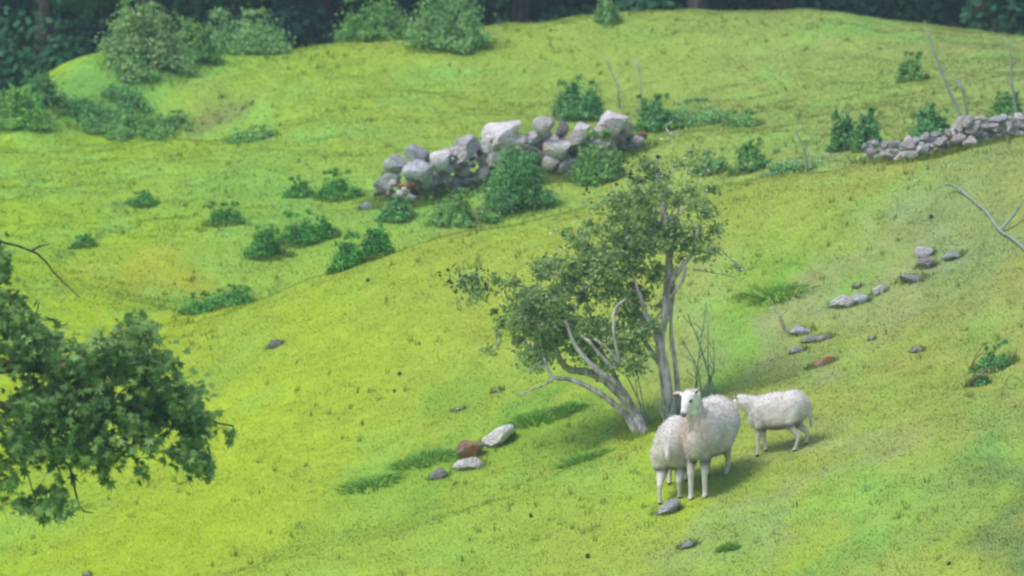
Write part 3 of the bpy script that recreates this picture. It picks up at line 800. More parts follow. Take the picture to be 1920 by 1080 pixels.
bu2 = [1625, 1700, 1760, 1850, 1920, 2060, 2400]; bv2 = [298, 300, 290, 268, 252, 225, 175]; tv2 = [272, 264, 246, 224, 216, 190, 140]
root = empty('dry_stone_wall', tuple(pix(1780, 288)))
org = np.array(root.location)
tag(root, 'low grey rubble wall running to the right edge above the near slope', 'wall', 'old stone walls')
u = 1632.0
while u < 2330:
    vb = float(np.interp(u, bu2, bv2)); vt = float(np.interp(u, bu2, tv2))
    yb = pix(u, vb)[1]; s = yb / FPX
    rows = max(1, int(round((vb - vt) / 13)))
    for r_ in range(rows + 1):
        for dpt in (0, .28):
            w = random.uniform(13, 30); h = random.uniform(11, 19)
            v = vb - 6 - (vb - vt - 10) * r_ / max(1, rows) + random.uniform(-4, 4)
            put_stone('stone', P(u + random.uniform(-8, 8), v, yb + dpt + random.uniform(-.08, .08)), w * s, h * s, w * s, random.choice(['stone', 'stone', 'stone_white', 'stone_blue', 'stone']), root, org)
    if 1790 < u < 1830:
        put_stone('stone', P(u, vt - 4, yb), 26 * s, 26 * s, 24 * s, 'stone', root, org)
    u += random.uniform(11, 16)

def rock(u, v, w, h, mt, label, name='rock', sink=.46, rot=None, group='loose rocks in the grass', cat='rock'):
    b = pix(u, v + h * .3); s = b[1] / FPX
    o = put_stone(name, (b[0], b[1], b[2] + h * s * (.5 - sink)), w * s * 1.1, h * s * 1.25, w * s * .8, mt, rot=rot)
    if name == 'rock': SKIRT.append((b[0], b[1], w * s * .56, w * s * .40, int(60 + w * 3.2), .045))
    tag(o, label, cat, group)
R = random.uniform
rock(515, 643, 28, 22, 'stone_dark', 'small dark grey boulder alone on the left open grass', rot=(0, .1, .3))
rock(929, 822, 62, 26, 'stone_white', 'long white rock tilted up to the right on the middle slope', rot=(0, -.5, .1), sink=.1)
rock(884, 866, 52, 26, 'stone_white', 'pale base rock under the orange lichened one', rot=(0, -.1, .2))
rock(884, 848, 46, 28, 'stone_warm', 'orange lichened rock at the lower end of the long white one', rot=(0, .2, .2), sink=.0)
rock(822, 888, 34, 26, 'stone_dark', 'brown half buried stone left of the orange lichened rock')
rock(1254, 954, 48, 20, 'stone_blue', 'flat grey stone at the hooves of the left lamb', rot=(0, -.35, .1), sink=.1)
rock(1497, 655, 28, 18, 'stone_white', 'white round rock in the dip above the small lamb')
rock(1583, 564, 52, 30, 'stone', 'large grey rock of the group in the right dip', rot=(0, -.35, 0))
rock(1612, 560, 36, 28, 'stone_blue', 'blue grey rock in the middle of the right dip group')
rock(1647, 544, 30, 18, 'stone_white', 'white rock at the right end of the dip group')
rock(1608, 536, 16, 12, 'stone_white', 'tiny white rock on top of the dip group')
rock(1736, 470, 34, 26, 'stone', 'upper grey rock of the highest group on the right slope')
rock(1738, 492, 36, 28, 'stone_dark', 'dark rock below the upper one of the highest group')
rock(1790, 478, 34, 16, 'stone_blue', 'flat grey rock at the right end of the highest group')
rock(1710, 520, 50, 16, 'stone_blue', 'flat grey rock slab below the highest group')
rock(1524, 634, 34, 14, 'stone_blue', 'grey flat rock right of the white round rock')
rock(1546, 632, 34, 12, 'stone', 'pinkish flat rock right of the grey flat rock')
rock(1505, 620, 40, 14, 'stone_blue', 'blue flat slab just above the white round rock')
rock(1540, 680, 46, 16, 'stone_warm', 'orange brown flat stone below the dip', rot=(0, -.4, 0))
rock(1635, 634, 14, 12, 'stone_white', 'tiny white stone alone on the right slope')
rock(1720, 656, 22, 12, 'stone', 'small pale stone alone right of the tiny white one')
rock(860, 768, 20, 8, 'stone_white', 'small flat pale stone above the long white rock')
rock(932, 732, 22, 8, 'stone', 'small flat grey stone left of the bare dead branch')
rock(690, 386, 34, 18, 'stone_blue', 'half buried stone off the left end of the long wall')
rock(164, 1078, 14, 8, 'stone_white', 'tiny pale stone at the bottom left edge')
rock(1290, 1022, 34, 14, 'stone_blue', 'flat grey stone below the ewe at the bottom', rot=(0, -.6, 0))
for u, v, w, lab in [(1103, 1044, 14, 'black dropping at the bottom centre right'), (1780, 1058, 12, 'black dropping near the bottom right corner'),
                     (996, 968, 12, 'dark dropping right of centre near the bottom'), (1745, 408, 13, 'dark clod above the highest rock group'),
                     (690, 527, 12, 'dark clod on the crest of the near slope'), (750, 702, 12, 'dark clod on the open middle slope'), (740, 735, 10, 'small dark clod below the other on the middle slope')]:
    rock(u, v, w * .6, w * .6, 'dung', lab, 'clod', 0.1, None, 'dark clods on the pasture', 'clod')

# ------------------------------------------------------------------ hawthorn
hb = pix(1205, 812); ub = pix(1262, 792)
yl, yu = hb[1], max(ub[1], hb[1] + .25)
root = empty('hawthorn_tree', tuple(hb))
tag(root, 'windswept hawthorn with a leaning and an upright trunk behind the ewe', 'tree')
def Q(u, v, dy=0.0): return P(u, v, yu - .1 + dy) - hb
t = Tubes()
def limb(T, ctrl_, r0, r1, n=14, sides=8, knob=.12):
    pts = curve_pts(ctrl_, n); T.add(pts, [r0 + (r1 - r0) * (k / (n - 1)) ** .8 for k in range(n)], sides, knob)
    return pts
Lb = P(1206, 822, yl) - hb
limb(t, [Lb, Q(1192, 780, -.1), Q(1160, 735), Q(1110, 700, .1), Q(1062, 690, .1), Q(1035, 640), Q(1010, 590)], .062, .014, 20)
limb(t, [Lb + np.array([-.04, .02, 0]), Q(1170, 775, -.15), Q(1120, 735, -.2), Q(1070, 712, -.2), Q(1035, 706, -.2), Q(1020, 670, -.2)], .035, .012, 18)
limb(t, [Q(1190, 785, -.1), Q(1165, 730, -.25), Q(1115, 690, -.3), Q(1080, 650, -.3), Q(1060, 600, -.35)], .04, .012, 16)
limb(t, [Q(1185, 770, 0), Q(1150, 700, .1), Q(1120, 640, .2), Q(1100, 560, .2)], .03, .008, 14)
t.build('trunk', M['bark'], root)
t = Tubes()
Ub = P(1262, 800, yu) - hb
main = limb(t, [Ub, Q(1252, 740), Q(1243, 680), Q(1238, 640), Q(1248, 580), Q(1252, 520), Q(1256, 470)], .058, .028, 22, 10)
limb(t, [Q(1256, 480), Q(1248, 420), Q(1235, 350), Q(1230, 290)], .04, .008)
limb(t, [Q(1250, 540), Q(1275, 505, -.1), Q(1300, 470, -.1), Q(1310, 420)], .03, .008)
limb(t, [Q(1240, 650), Q(1215, 600, -.1), Q(1195, 540, -.1), Q(1170, 470, -.1)], .035, .008)
limb(t, [Q(1245, 690), Q(1215, 650, .1), Q(1195, 600, .2), Q(1190, 520, .2)], .03, .008)
limb(t, [Q(1250, 600), Q(1262, 540, .1), Q(1258, 470, .15), Q(1275, 380, .2)], .035, .008)
limb(t, [Ub + np.array([.06, .02, 0]), Q(1268, 700, .05), Q(1258, 620, .05), Q(1262, 540, .05)], .028, .014)
t.build('trunk', M['bark'], root)
t = Tubes(); limb(t, [Q(1150, 690, -.3), Q(1120, 660, -.35), Q(1105, 640, -.35), Q(1090, 630, -.3)], .02, .012, 8, 6); t.build('branch', M['bark'], root)
t = Tubes(); limb(t, [Q(1163, 680, -.35), Q(1155, 650, -.4), Q(1150, 600, -.4), Q(1156, 575, -.4), Q(1175, 560, -.4)], .018, .008, 10, 6); t.build('branch', M['bark'], root)
t = Tubes(); limb(t, [Q(1160, 680, -.35), Q(1140, 655, -.4), Q(1115, 635, -.4)], .016, .01, 8, 6); t.build('branch', M['bark'], root)
t = Tubes(); limb(t, [Q(1040, 708, -.2), Q(1020, 722, -.25), Q(995, 732, -.3), Q(972, 741, -.3)], .012, .006, 8, 6); t.build('branch', M['bark'], root)
t = Tubes(); limb(t, [Q(1030, 690, -.2), Q(1008, 688, -.2), Q(990, 700, -.2)], .018, .004, 8, 6); t.build('branch', M['bark'], root)
t = Tubes(); limb(t, [Q(1285, 500, -.2), Q(1278, 530, -.2), Q(1255, 560, -.1)], .016, .012, 8, 6); t.build('branch', M['bark'], root)
t = Tubes(); limb(t, [Q(1320, 470, -.1), Q(1345, 465), Q(1375, 490), Q(1395, 500)], .01, .003, 8, 5); t.build('branch', M['bark'], root)
t = Tubes(); limb(t, [Q(1300, 505, -.1), Q(1340, 512), Q(1380, 520)], .008, .003, 8, 5); t.build('branch', M['bark'], root)
clumps = [(1240, 395, 80, 80, 2700), (1155, 470, 78, 64, 2600), (1242, 315, 66, 58, 620), (1195, 345, 60, 50, 700), (1285, 300, 34, 60, 170), (1334, 445, 24, 38, 330), (1385, 500, 26, 26, 25),
          (1050, 590, 90, 58, 4200), (1130, 632, 100, 46, 3000), (1045, 505, 50, 42, 900), (1000, 640, 50, 48, 1900), (1020, 560, 60, 50, 1500), (905, 535, 48, 30, 420), (950, 560, 40, 40, 380), (868, 520, 30, 24, 200),
          (860, 570, 40, 24, 40), (930, 640, 40, 40, 130), (1140, 680, 66, 22, 500), (1085, 440, 50, 40, 240), (1295, 470, 38, 54, 700), (1215, 590, 56, 60, 650), (955, 590, 40, 40, 260),
          (1160, 400, 66, 40, 500), (1215, 460, 60, 60, 1500), (1040, 680, 46, 20, 420), (1260, 250, 20, 26, 40), (1190, 520, 66, 44, 1200), (1310, 380, 36, 50, 360), (1110, 520, 64, 50, 1900), (1100, 470, 50, 44, 900), (1170, 420, 60, 50, 900), (1170, 560, 60, 50, 900), (1190, 640, 40, 40, 400)]
cs, rs, ns = [], [], []
s = yu / FPX
tw = Tubes()
for u, v, ru, rv, n in clumps:
    sub = max(3, n // 90)
    for k in range(sub):
        a = random.uniform(0, 2 * math.pi); q = random.random() ** .5
        uu, v2 = u + math.cos(a) * q * ru * .85, v + math.sin(a) * q * rv * .85
        dy = random.uniform(-1, 1) * min(.45, ru * s * 1.1)
        r = random.uniform(12, 34) * s
        c = Q(uu, v2, dy)
        cs.append(c); rs.append((r * 1.1, r, r * .8)); ns.append(n / sub * 1.25 * random.uniform(.3, 1.7))
        if random.random() < .65:
            st = Q(u + (uu - u) * .2, v + (v2 - v) * .2 + rv * .3, dy * .3)
            mid = (st + c) / 2 + np.random.normal(size=3) * .03
            tw.add(curve_pts([st, mid, c, c + (c - mid) * .5], 6), [.008, .007, .006, .005, .004, .002], 4)
V, F, C = leaf_cloud(cs, rs, [q * 1.15 for q in ns], .034, [(.18, .30, .11), (.40, .54, .24), (.6, .66, .40)], droop=.2, elong=1.35, soft=True)
f = build_mesh('crown', V, F, M['leaf'], root, C); f['kind'] = 'stuff'
tw.build('twig', M['bark'], root)['kind'] = 'stuff'
# dark haws / clustered dark leaves on the outer twigs
Vd, Fd, Cd = leaf_cloud([Q(890, 530), Q(870, 520), Q(1180, 330), Q(1130, 380), Q(1215, 310), Q(1170, 300), Q(1050, 480)], [(.25, .2, .15)] * 7, [60, 40, 30, 20, 30, 20, 20], .045, [(.03, .06, .02), (.06, .10, .03)])
f = build_mesh('dark_leaves', Vd, Fd, M['leaf'], root, Cd); f['kind'] = 'stuff'

def twigs(name, base_uv, tips, label, mat, r0=.008, cat='twigs', group=None, spread=10, r1=.003, yoff=0.0):
    b = pix(*base_uv); yy = b[1] + yoff
    t = Tubes()
    for k, tip in enumerate(tips):
        u0 = base_uv[0] + random.uniform(-spread, spread)
        b0 = np.array([(u0 - 960) / FPX * yy, yy, 0]); b0[2] = float(H(b0[0], b0[1])) - .03
        e = P(tip[0], tip[1], yy + random.uniform(-.1, .1))
        mid = (b0 + e) / 2 + np.array([random.uniform(-.05, .05), 0, random.uniform(-.03, .03)])
        pts = curve_pts([b0, mid, e], 8)
        t.add(pts, list(np.linspace(r0, r1, 8)), 5)
        for q in range(2):
            i_ = random.randrange(3, 7); d = np.array([random.uniform(-.12, .12), random.uniform(-.05, .05), random.uniform(.05, .16)])
            t.add([pts[i_], pts[i_] + d * .5, pts[i_] + d], [r1 * 1.3, r1, r1 * .6], 4)
    o = t.build(name, mat, None, b)
    o.location = tuple(b)
    tag(o, label, cat, group)
twigs('bare_shrub', (1318, 745), [(1290, 590), (1305, 620), (1325, 570), (1338, 640), (1300, 680), (1345, 690), (1280, 640), (1328, 610)], 'thin bare grey shoots right of the upright trunk', M['bluish'], .007, 'shrub', 'bare shoots round the hawthorn', 28)
twigs('bare_shrub', (1250, 800), [(1235, 745), (1246, 730), (1225, 760), (1258, 740), (1265, 750)], 'short bare shoots between the two trunks of the hawthorn', M['bluish'], .010, 'shrub', 'bare shoots round the hawthorn', 14)
twigs('bare_shrub', (1222, 800), [(1170, 690), (1190, 700), (1185, 660)], 'slender bare shoots rising behind the leaning trunk', M['bluish'], .007, 'shrub', 'bare shoots round the hawthorn', 8)
twigs('dead_stalk', (1163, 205), [(1138, 110), (1160, 150)], 'pale curved dead stalk behind the bush on the long wall', M['dead'], .012, 'stalk', 'pale dead stalks', 2, .006)
twigs('dead_stalk', (1200, 210), [(1196, 106)], 'straight pale dead stalk right of the curved one', M['dead'], .011, 'stalk', 'pale dead stalks', 2, .006)
twigs('dead_stalk', (1816, 240), [(1735, 50), (1800, 150)], 'tall pale branch leaning left behind the right-hand wall', M['bluish'], .022, 'branch', 'pale dead stalks', 3, .010)
twigs('dead_stalk', (1912, 230), [(1895, 80)], 'pale upright branch at the right edge behind the wall', M['bluish'], .018, 'branch', 'pale dead stalks', 3, .008)
twigs('dead_stalk', (1512, 325), [(1490, 240)], 'thin pale stalk left of the pair of dark bushes', M['bluish'], .012, 'stalk', 'pale dead stalks', 2, .005)
twigs('dead_stalk', (1476, 625), [(1445, 575), (1462, 590)], 'pale dry stalk above the rocks in the dip', M['dead'], .009, 'stalk', 'pale dead stalks', 3, .005)
# blue-grey branch lying on the grass at the right
t = Tubes(); a = [pix(u, v) + np.array([0, 0, .03]) for u, v in [(1800, 358), (1825, 382), (1850, 405), (1875, 440), (1900, 455), (1935, 485)]]
o0 = a[2].copy()
t.add(curve_pts(a, 16), list(np.linspace(.008, .017, 16)), 6, .2)
t.add(curve_pts([a[1], pix(1790, 362) + np.array([0, 0, .06]), pix(1770, 368) + np.array([0, 0, .1])], 6), [.012] * 5 + [.005], 5)
t.add(curve_pts([a[3], pix(1900, 425) + np.array([0, 0, .1]), pix(1915, 415) + np.array([0, 0, .16])], 6), [.014] * 5 + [.006], 5)
o = t.build('fallen_branch', M['bluish'], None, o0); o.location = tuple(o0)
tag(o, 'blue grey fallen branch on the grass at the right edge', 'branch')
# bracken with rusty stems at the right
rust = bark_mat('rusty_stem', (.22, .11, .06), (.36, .2, .11), 30)
for u, v, w, h, lab in [(1866, 690, 84, 46, 'larger dark green bracken clump low on the right slope'), (1833, 722, 44, 34, 'smaller bracken clump with rusty stems just below the larger one')]:
    root = bush('bracken', u, v, w, h, lab, 'fern', cols=TEAL, n=900, lobes=7, ragged=.5, size=.035, group='bracken on the right slope', stems=2)
    t = Tubes()
    for k in range(4):
        x0 = (random.random() - .8) * w / FPX * 60; z1 = h / FPX * 60 * random.uniform(.7, 1.2)
        t.add(curve_pts([(x0, -.05, 0), (x0 + .03, -.08, z1 * .5), (x0 + .12, -.1, z1)], 5), [.006, .005, .005, .004, .002], 4)
    t.build('dead_frond', rust, root)['kind'] = 'stuff'

# ------------------------------------------------------------------ overhanging broad-leaved tree, nearer the camera on the left
yt = 45.0
bx = -4.6; by = 45.4
tb = np.array([bx, by, float(H(bx, by))])
root = empty('maple_tree', tuple(tb))
tag(root, 'near broad leaved tree whose leafy bough hangs in from the left', 'tree')
def S(u, v, dy=0.0): return P(u, v, yt + dy) - tb
t = Tubes()
topz = -tb[2]
limb(t, [(0, 0, -.3), (.1, 0, topz * .4), (.05, 0, topz - .5), (0, .1, topz + .8), (.1, 0, topz + 2.4)], .22, .06, 22, 10)
limb(t, [(.05, 0, topz - 1.2), S(-180, 700, .2), S(-20, 690, .35), S(110, 690, .35), S(220, 700, .3), S(300, 740, .2), S(350, 790, .1)], .07, .008, 20)
limb(t, [S(-180, 690), S(-60, 740, -.1), S(40, 770, -.15), S(140, 800, -.15), S(210, 830, -.1)], .04, .008, 14)
limb(t, [S(-100, 660), S(-40, 560, .1), S(20, 520, .1)], .03, .006, 10)
t.build('trunk', M['bark_dark'], root)
t = Tubes()
for a in [[(120, 660), (190, 640), (262, 605)], [(200, 670), (290, 680), (350, 730)], [(250, 700), (330, 760), (385, 820), (398, 880)], [(150, 800), (230, 830), (262, 880), (270, 905)], [(-20, 780), (40, 860), (70, 950)],
          [(60, 800), (110, 880), (120, 940)], [(320, 740), (400, 790), (438, 800), (432, 830)], [(300, 760), (340, 810), (372, 860)], [(0, 640), (60, 600), (75, 560)], [(-60, 440), (60, 470), (105, 515), (150, 558)],
          [(100, 700), (60, 740), (20, 840)], [(60, 470), (75, 462), (92, 458)], [(130, 870), (150, 950), (175, 962)]]:
    p = [S(u, v, R(.0, .3)) for u, v in a]
    t.add(curve_pts(p, 9), list(np.linspace(.009, .003, 9)), 5)
t.build('twig', M['bark_dark'], root)['kind'] = 'stuff'

def lobed_leaf():
    ang = [(-90, .12), (-60, .5), (-38, .26), (-8, .62), (22, .3), (55, .74), (72, .34), (90, .98), (108, .34), (125, .74), (158, .3), (188, .62), (218, .26), (240, .5)]
    pts = [(math.cos(math.radians(a)) * r, math.sin(math.radians(a)) * r, -.22 * r * r + .06 * abs(math.cos(math.radians(a)))) for a, r in ang]
    V = np.array([(0, 0, 0)] + pts) * .5
    F = np.array([(0, 1 + i_, 1 + (i_ + 1) % len(pts)) for i_ in range(len(pts))])
    return V, F
LV, LF = lobed_leaf()
sy = [(2, 490, 14, 46, 70), (4, 560, 30, 34, 80), (60, 630, 50, 24, 100), (20, 610, 56, 46, 260), (60, 660, 70, 50, 330), (130, 690, 80, 50, 420), (215, 660, 60, 34, 260), (262, 622, 40, 22, 90), (262, 690, 70, 50, 400), (325, 760, 62, 60, 430), (372, 800, 30, 50, 180),
      (245, 775, 90, 56, 480), (150, 770, 90, 60, 480), (60, 760, 80, 60, 420), (30, 840, 50, 46, 200), (110, 840, 80, 40, 260), (190, 850, 40, 26, 110), (345, 850, 34, 30, 110), (70, 945, 54, 22, 130), (110, 925, 24, 26, 40), (275, 840, 40, 26, 90),
      (-60, 650, 70, 80, 300), (-70, 800, 70, 90, 300), (385, 870, 14, 24, 26), (-60, 540, 60, 60, 160), (108, 962, 34, 14, 34), (268, 880, 14, 22, 26), (392, 888, 12, 22, 16), (430, 812, 12, 20, 8), (15, 905, 30, 20, 40), (195, 890, 14, 22, 24), (365, 865, 26, 22, 50), (250, 600, 30, 14, 30)]
Ps, Nn, Ax, Sz, Cc = [], [], [], [], []
for u, v, ru, rv, n in sy:
    n = int(n * 1.9)
    a = rng.uniform(0, 2 * math.pi, n); q = np.minimum(np.abs(rng.normal(0, .6, n)), 1.4)
    uu = u + np.cos(a) * q * ru; v2 = v + np.sin(a) * q * rv
    dy = rng.uniform(-.45, .45, n)
    p = np.stack([(uu - 960) / FPX * (yt + dy), yt + dy, (540 - v2) / FPX * (yt + dy)], 1) - tb
    den = fbm(p[:, 0] * 6, p[:, 1] * 4, p[:, 2] * 7, oct=2, seed=77)
    k = den > rng.uniform(.33, .5, n)
    p = p[k]; n = len(p)
    nrm = rng.normal(size=(n, 3)) * .55 + np.array([.1, -.45, .75]); nrm /= np.linalg.norm(nrm, axis=1)[:, None]
    ax = rng.normal(size=(n, 3)) * .6 + np.array([.35, -.2, -.9]); ax -= (ax * nrm).sum(1)[:, None] * nrm; ax /= np.linalg.norm(ax, axis=1)[:, None]
    Ps.append(p); Nn.append(nrm); Ax.append(ax); Sz.append(rng.uniform(.08, .145, n))
    kk = rng.random(n)[:, None]
    col = np.array((.035, .13, .03)) * (1 - kk) + np.array((.15, .30, .06)) * kk
    lt = rng.random(n) < .27; col[lt] = np.array((.25, .42, .12))
    rd = rng.random(n) < .004 + .03 * np.exp(-((uu[k] - 130) / 90) ** 2 - ((v2[k] - 690) / 40) ** 2); col[rd] = np.array((.17, .15, .06))
    Cc.append(col)
Ps = np.concatenate(Ps); Nn = np.concatenate(Nn); Ax = np.concatenate(Ax); Sz = np.concatenate(Sz); Cc = np.concatenate(Cc)
inview = (Ps[:, 0] + tb[0]) / (Ps[:, 1] + tb[1]) * FPX + 960 > 4
order = np.argsort(Ps[:, 1] + np.where(inview, 0, 10) - Sz * 3)
parts, rest = order[:300], order[300:]
# three hundred nearest leaves: single objects sharing six meshes
lm = []
for k in range(6):
    me = bpy.data.meshes.new('leaf'); me.from_pydata([tuple(x) for x in LV], [], [tuple(int(i_) for i_ in f_) for f_ in LF]); me.update()
    at = me.attributes.new('Col', 'FLOAT_COLOR', 'POINT')
    c = [(.035, .12, .03), (.06, .16, .035), (.09, .21, .045), (.13, .27, .055), (.25, .42, .12), (.17, .15, .06)][k]
    at.data.foreach_set('color', np.tile(np.array([*c, 1.0], np.float32), len(LV)))
    me.materials.append(M['sycamore']); lm.append((np.array(c), me))
for j in parts:
    k = int(np.argmin([np.linalg.norm(c - Cc[j]) for c, _ in lm]))
    o = bpy.data.objects.new('leaf', lm[k][1]); COL.objects.link(o); o.parent = root
    X = np.cross(Ax[j], Nn[j])
    Mt = Matrix(((X[0], Ax[j][0], Nn[j][0]), (X[1], Ax[j][1], Nn[j][1]), (X[2], Ax[j][2], Nn[j][2]))).to_4x4()
    o.matrix_local = Matrix.Translation(Vector(Ps[j])) @ Mt @ Matrix.Scale(float(Sz[j]), 4)
X = np.cross(Ax[rest], Nn[rest])
V = Ps[rest][:, None] + Sz[rest][:, None, None] * (LV[None, :, 0:1] * X[:, None] + LV[None, :, 1:2] * Ax[rest][:, None] + LV[None, :, 2:3] * Nn[rest][:, None])
nl = len(LV)
F = (np.arange(len(rest))[:, None, None] * nl + LF[None]).reshape(-1, 3)
f = build_mesh('foliage', V.reshape(-1, 3), F, M['sycamore'], root, np.repeat(Cc[rest], nl, 0)); f['kind'] = 'stuff'

# ------------------------------------------------------------------ longer grass left standing round rocks, bushes and walls
for k in range(26):
    uu = 705 + k * 20; q = pix(uu, float(np.interp(uu, bu, bv)) + 2); SKIRT.append((q[0], q[1] - .12, .16, .1, 130, .085))
for k in range(16):
    uu = 1625 + k * 22; q = pix(uu, float(np.interp(uu, bu2, bv2)) + 1); SKIRT.append((q[0], q[1] - .1, .15, .08, 110, .07))
for q, r_ in ((hb, .16), (ub, .2)): SKIRT.append((q[0], q[1], r_, r_, 400, .08))
X_, Y_, Hh_ = [], [], []
for x0, y0, rx, ry, n, hh in SKIRT:
    a = rng.uniform(0, 2 * math.pi, n); q = 1 + rng.normal(0, .2, n)
    X_.append(x0 + np.cos(a) * rx * q); Y_.append(y0 + np.sin(a) * ry * q); Hh_.append(hh * rng.uniform(.35, 1.25, n))
# single tufts and seed stalks scattered over the sward
n = 3400
yy = rng.uniform(54, 88, n); xx = rng.uniform(-1, 1, n) * (yy * .078 + 2.5)
k = fbm(xx * .9, yy * .7, oct=3, seed=131) > .5; xx, yy = xx[k], yy[k]
for k in range(9):
    X_.append(xx + rng.normal(0, .018, len(xx))); Y_.append(yy + rng.normal(0, .018, len(xx))); Hh_.append(rng.uniform(.03, .08, len(xx)))
x = np.concatenate(X_); y = np.concatenate(Y_); h = np.concatenate(Hh_); n = len(x)
z = H(x, y); th = rng.uniform(0, 2 * math.pi, n); la = rng.uniform(0, 2 * math.pi, n); w = rng.uniform(.003, .006, n) * (y / 60); ln = h * rng.uniform(.1, .6, n)
V = np.zeros((n, 3, 3))
V[:, 0] = np.stack([x - np.cos(th) * w, y - np.sin(th) * w, z - .01], 1); V[:, 1] = np.stack([x + np.cos(th) * w, y + np.sin(th) * w, z - .01], 1)
V[:, 2] = np.stack([x + np.cos(la) * ln, y + np.sin(la) * ln, z + h], 1)
col = sward(x, y) * rng.uniform(.65, 1.1, n)[:, None]; col = col * .6 + MIDG * .4
dry = rng.random(n) < .1; col[dry] = np.array([.46, .42, .16])
o = build_mesh('tall_grass', V.reshape(-1, 3), np.arange(3 * n).reshape(-1, 3), M['grass'], colors=np.repeat(col, 3, 0))
tag(o, 'longer grass round the rocks and bushes and in single tufts', 'grass', None, 'stuff')

# ------------------------------------------------------------------ sheep
def sheep(pos_uv, heading, size, head, label, cat, gait, tail=True, dirt=0.0, body_w=1.0, fat=1.0, seed=1, neck_up=.16, face=None, ear_up=(.25, .25), foot_dy=0.0, locks=15000, length=1.0, hind_w=.10, front_w=.09, neck=1.0):
    """heading: compass of the body, radians, 0 = away from the camera, clockwise; size: height of the back in m"""
    f = size / .78
    b = pix(*pos_uv); b[1] += foot_dy; b[0] = (pos_uv[0] - 960) / FPX * b[1]; b[2] = float(H(b[0], b[1]))
    fx, fy = math.sin(heading), math.cos(heading)
    def gz(x, y):   # ground height below a local point
        wx, wy = b[0] + x * fx - y * fy * -1 * -1, b[1] + x * fy + y * fx
        wx = b[0] + x * fx - y * fy; wy = b[1] + x * fy + y * fx
        return float(H(wx, wy)) - b[2]
    bm = bmesh.new()
    def ell(c, r, rot=None):
        m = Matrix.Translation(Vector(c)) @ (rot or Matrix.Identity(4)) @ Matrix.Diagonal((*r, 1))
        bmesh.ops.create_icosphere(bm, subdivisions=3, radius=1, matrix=m)
    def cap(a, c, ra, rc, n=6):
        a, c = Vector(a), Vector(c)
        L_ = (c - a).length; n = max(n, int(L_ / (min(ra, rc) * .45)))
        for k in range(n + 1):
            q = k / n; r = ra + (rc - ra) * q
            bmesh.ops.create_icosphere(bm, subdivisions=2, radius=r, matrix=Matrix.Translation(a.lerp(c, q)))
    # slope under the body
    sF, sR = gz(.3 * f, 0), gz(-.3 * f, 0)
    pitch = (sF - sR) / (.6 * f) * .75; lift = (sF + sR) / 2
    def B(x, y, z): return Vector((x * f * length, y * f * body_w, z * f + lift + pitch * x * f))
    ell(B(0, 0, .535), (.43 * f * length, .205 * f * fat, .225 * f * (fat * .5 + .5)))
    ell(B(-.24, 0, .55), (.21 * f, .20 * f * fat, .22 * f))
    ell(B(.22, 0, .53), (.20 * f, .185 * f * (fat * .6 + .4), .225 * f))
    ell(B(.02, 0, .47), (.30 * f, .20 * f * fat, .20 * f))
    ell(B(.34, 0, .50), (.12 * f, .12 * f, .17 * f))
    feet = []
    for (lx, ly, kind), (ox, oz) in zip([(.27, front_w, 'f'), (.27, -front_w, 'f'), (-.30, hind_w, 'h'), (-.30, -hind_w, 'h')], gait):
        foot = Vector(((lx * length + ox) * f, ly * f, 0)); foot.z = gz(foot.x, foot.y) + oz * f
        if kind == 'f':
            sh = B(lx, ly * .95 / body_w, .45); kn = sh.lerp(foot, .52); kn.x += .012 * f
            cap(sh, kn, .074 * f, .032 * f); ell(kn, (.037 * f, .034 * f, .042 * f)); cap(kn, foot + Vector((0, 0, .035 * f)), .031 * f, .024 * f)
            cap(foot + Vector((0, 0, .03 * f)), foot + Vector((.02 * f, 0, .012 * f)), .027 * f, .026 * f, 3)
        else:
            hp = B(lx + .03, ly * .95 / body_w, .50); st = hp.lerp(foot, .36) + Vector((.075 * f, 0, .0))
            hk = hp.lerp(foot, .64) + Vector((-.055 * f, 0, .0))
            cap(hp, st, .115 * f, .072 * f); cap(st, hk, .066 * f, .032 * f); cap(hk, foot + Vector((0, 0, .035 * f)), .028 * f, .023 * f)
            cap(foot + Vector((0, 0, .03 * f)), foot + Vector((.02 * f, 0, .012 * f)), .027 * f, .026 * f, 3)
        feet.append(foot)
    # neck and head
    hp_, hyaw, hpitch, hs = head           # position (body units), yaw, pitch (down negative), scale
    Hc = B(hp_[0], hp_[1] / body_w, hp_[2])
    nb = B(.30, 0, .60)
    hs = hs * f
    HR = Matrix.Rotation(hyaw, 4, 'Z') @ Matrix.Rotation(-hpitch, 4, 'Y')
    def hd(x, y, z): return Hc + (HR @ Vector((x * hs, y * hs, z * hs)))
    cap(nb, hd(-.09, 0, -.03), .135 * f * neck, .075 * hs)
    cap(B(.33, 0, .50), hd(-.08, 0, -.06), .10 * f, .06 * hs)
    ell(hd(-.03, 0, .01), (.092 * hs, .066 * hs, .072 * hs), HR)
    ell(hd(.03, 0, -.005), (.085 * hs, .052 * hs, .062 * hs), HR)
    cap(hd(.03, 0, -.005), hd(.135, 0, -.028), .052 * hs, .035 * hs, 8)
    ell(hd(.145, 0, -.03), (.034 * hs, .034 * hs, .030 * hs), HR)
    cap(hd(.02, 0, -.045), hd(.12, 0, -.052), .036 * hs, .024 * hs, 6)
    for s_ in (-1, 1):
        er = HR @ Matrix.Rotation(s_ * 1.25, 4, 'Z') @ Matrix.Rotation(-ear_up[(s_ + 1) // 2], 4, 'Y')
        base = hd(-.055, s_ * .055, .045)
        tip = base + (er @ Vector((.06 * hs, 0, 0)))
        ell(tip, (.055 * hs, .030 * hs, .013 * hs), er @ Matrix.Rotation(.5 * s_, 4, 'X'))
        ell(hd(.03, s_ * .044, .028), (.022 * hs, .014 * hs, .014 * hs), HR)
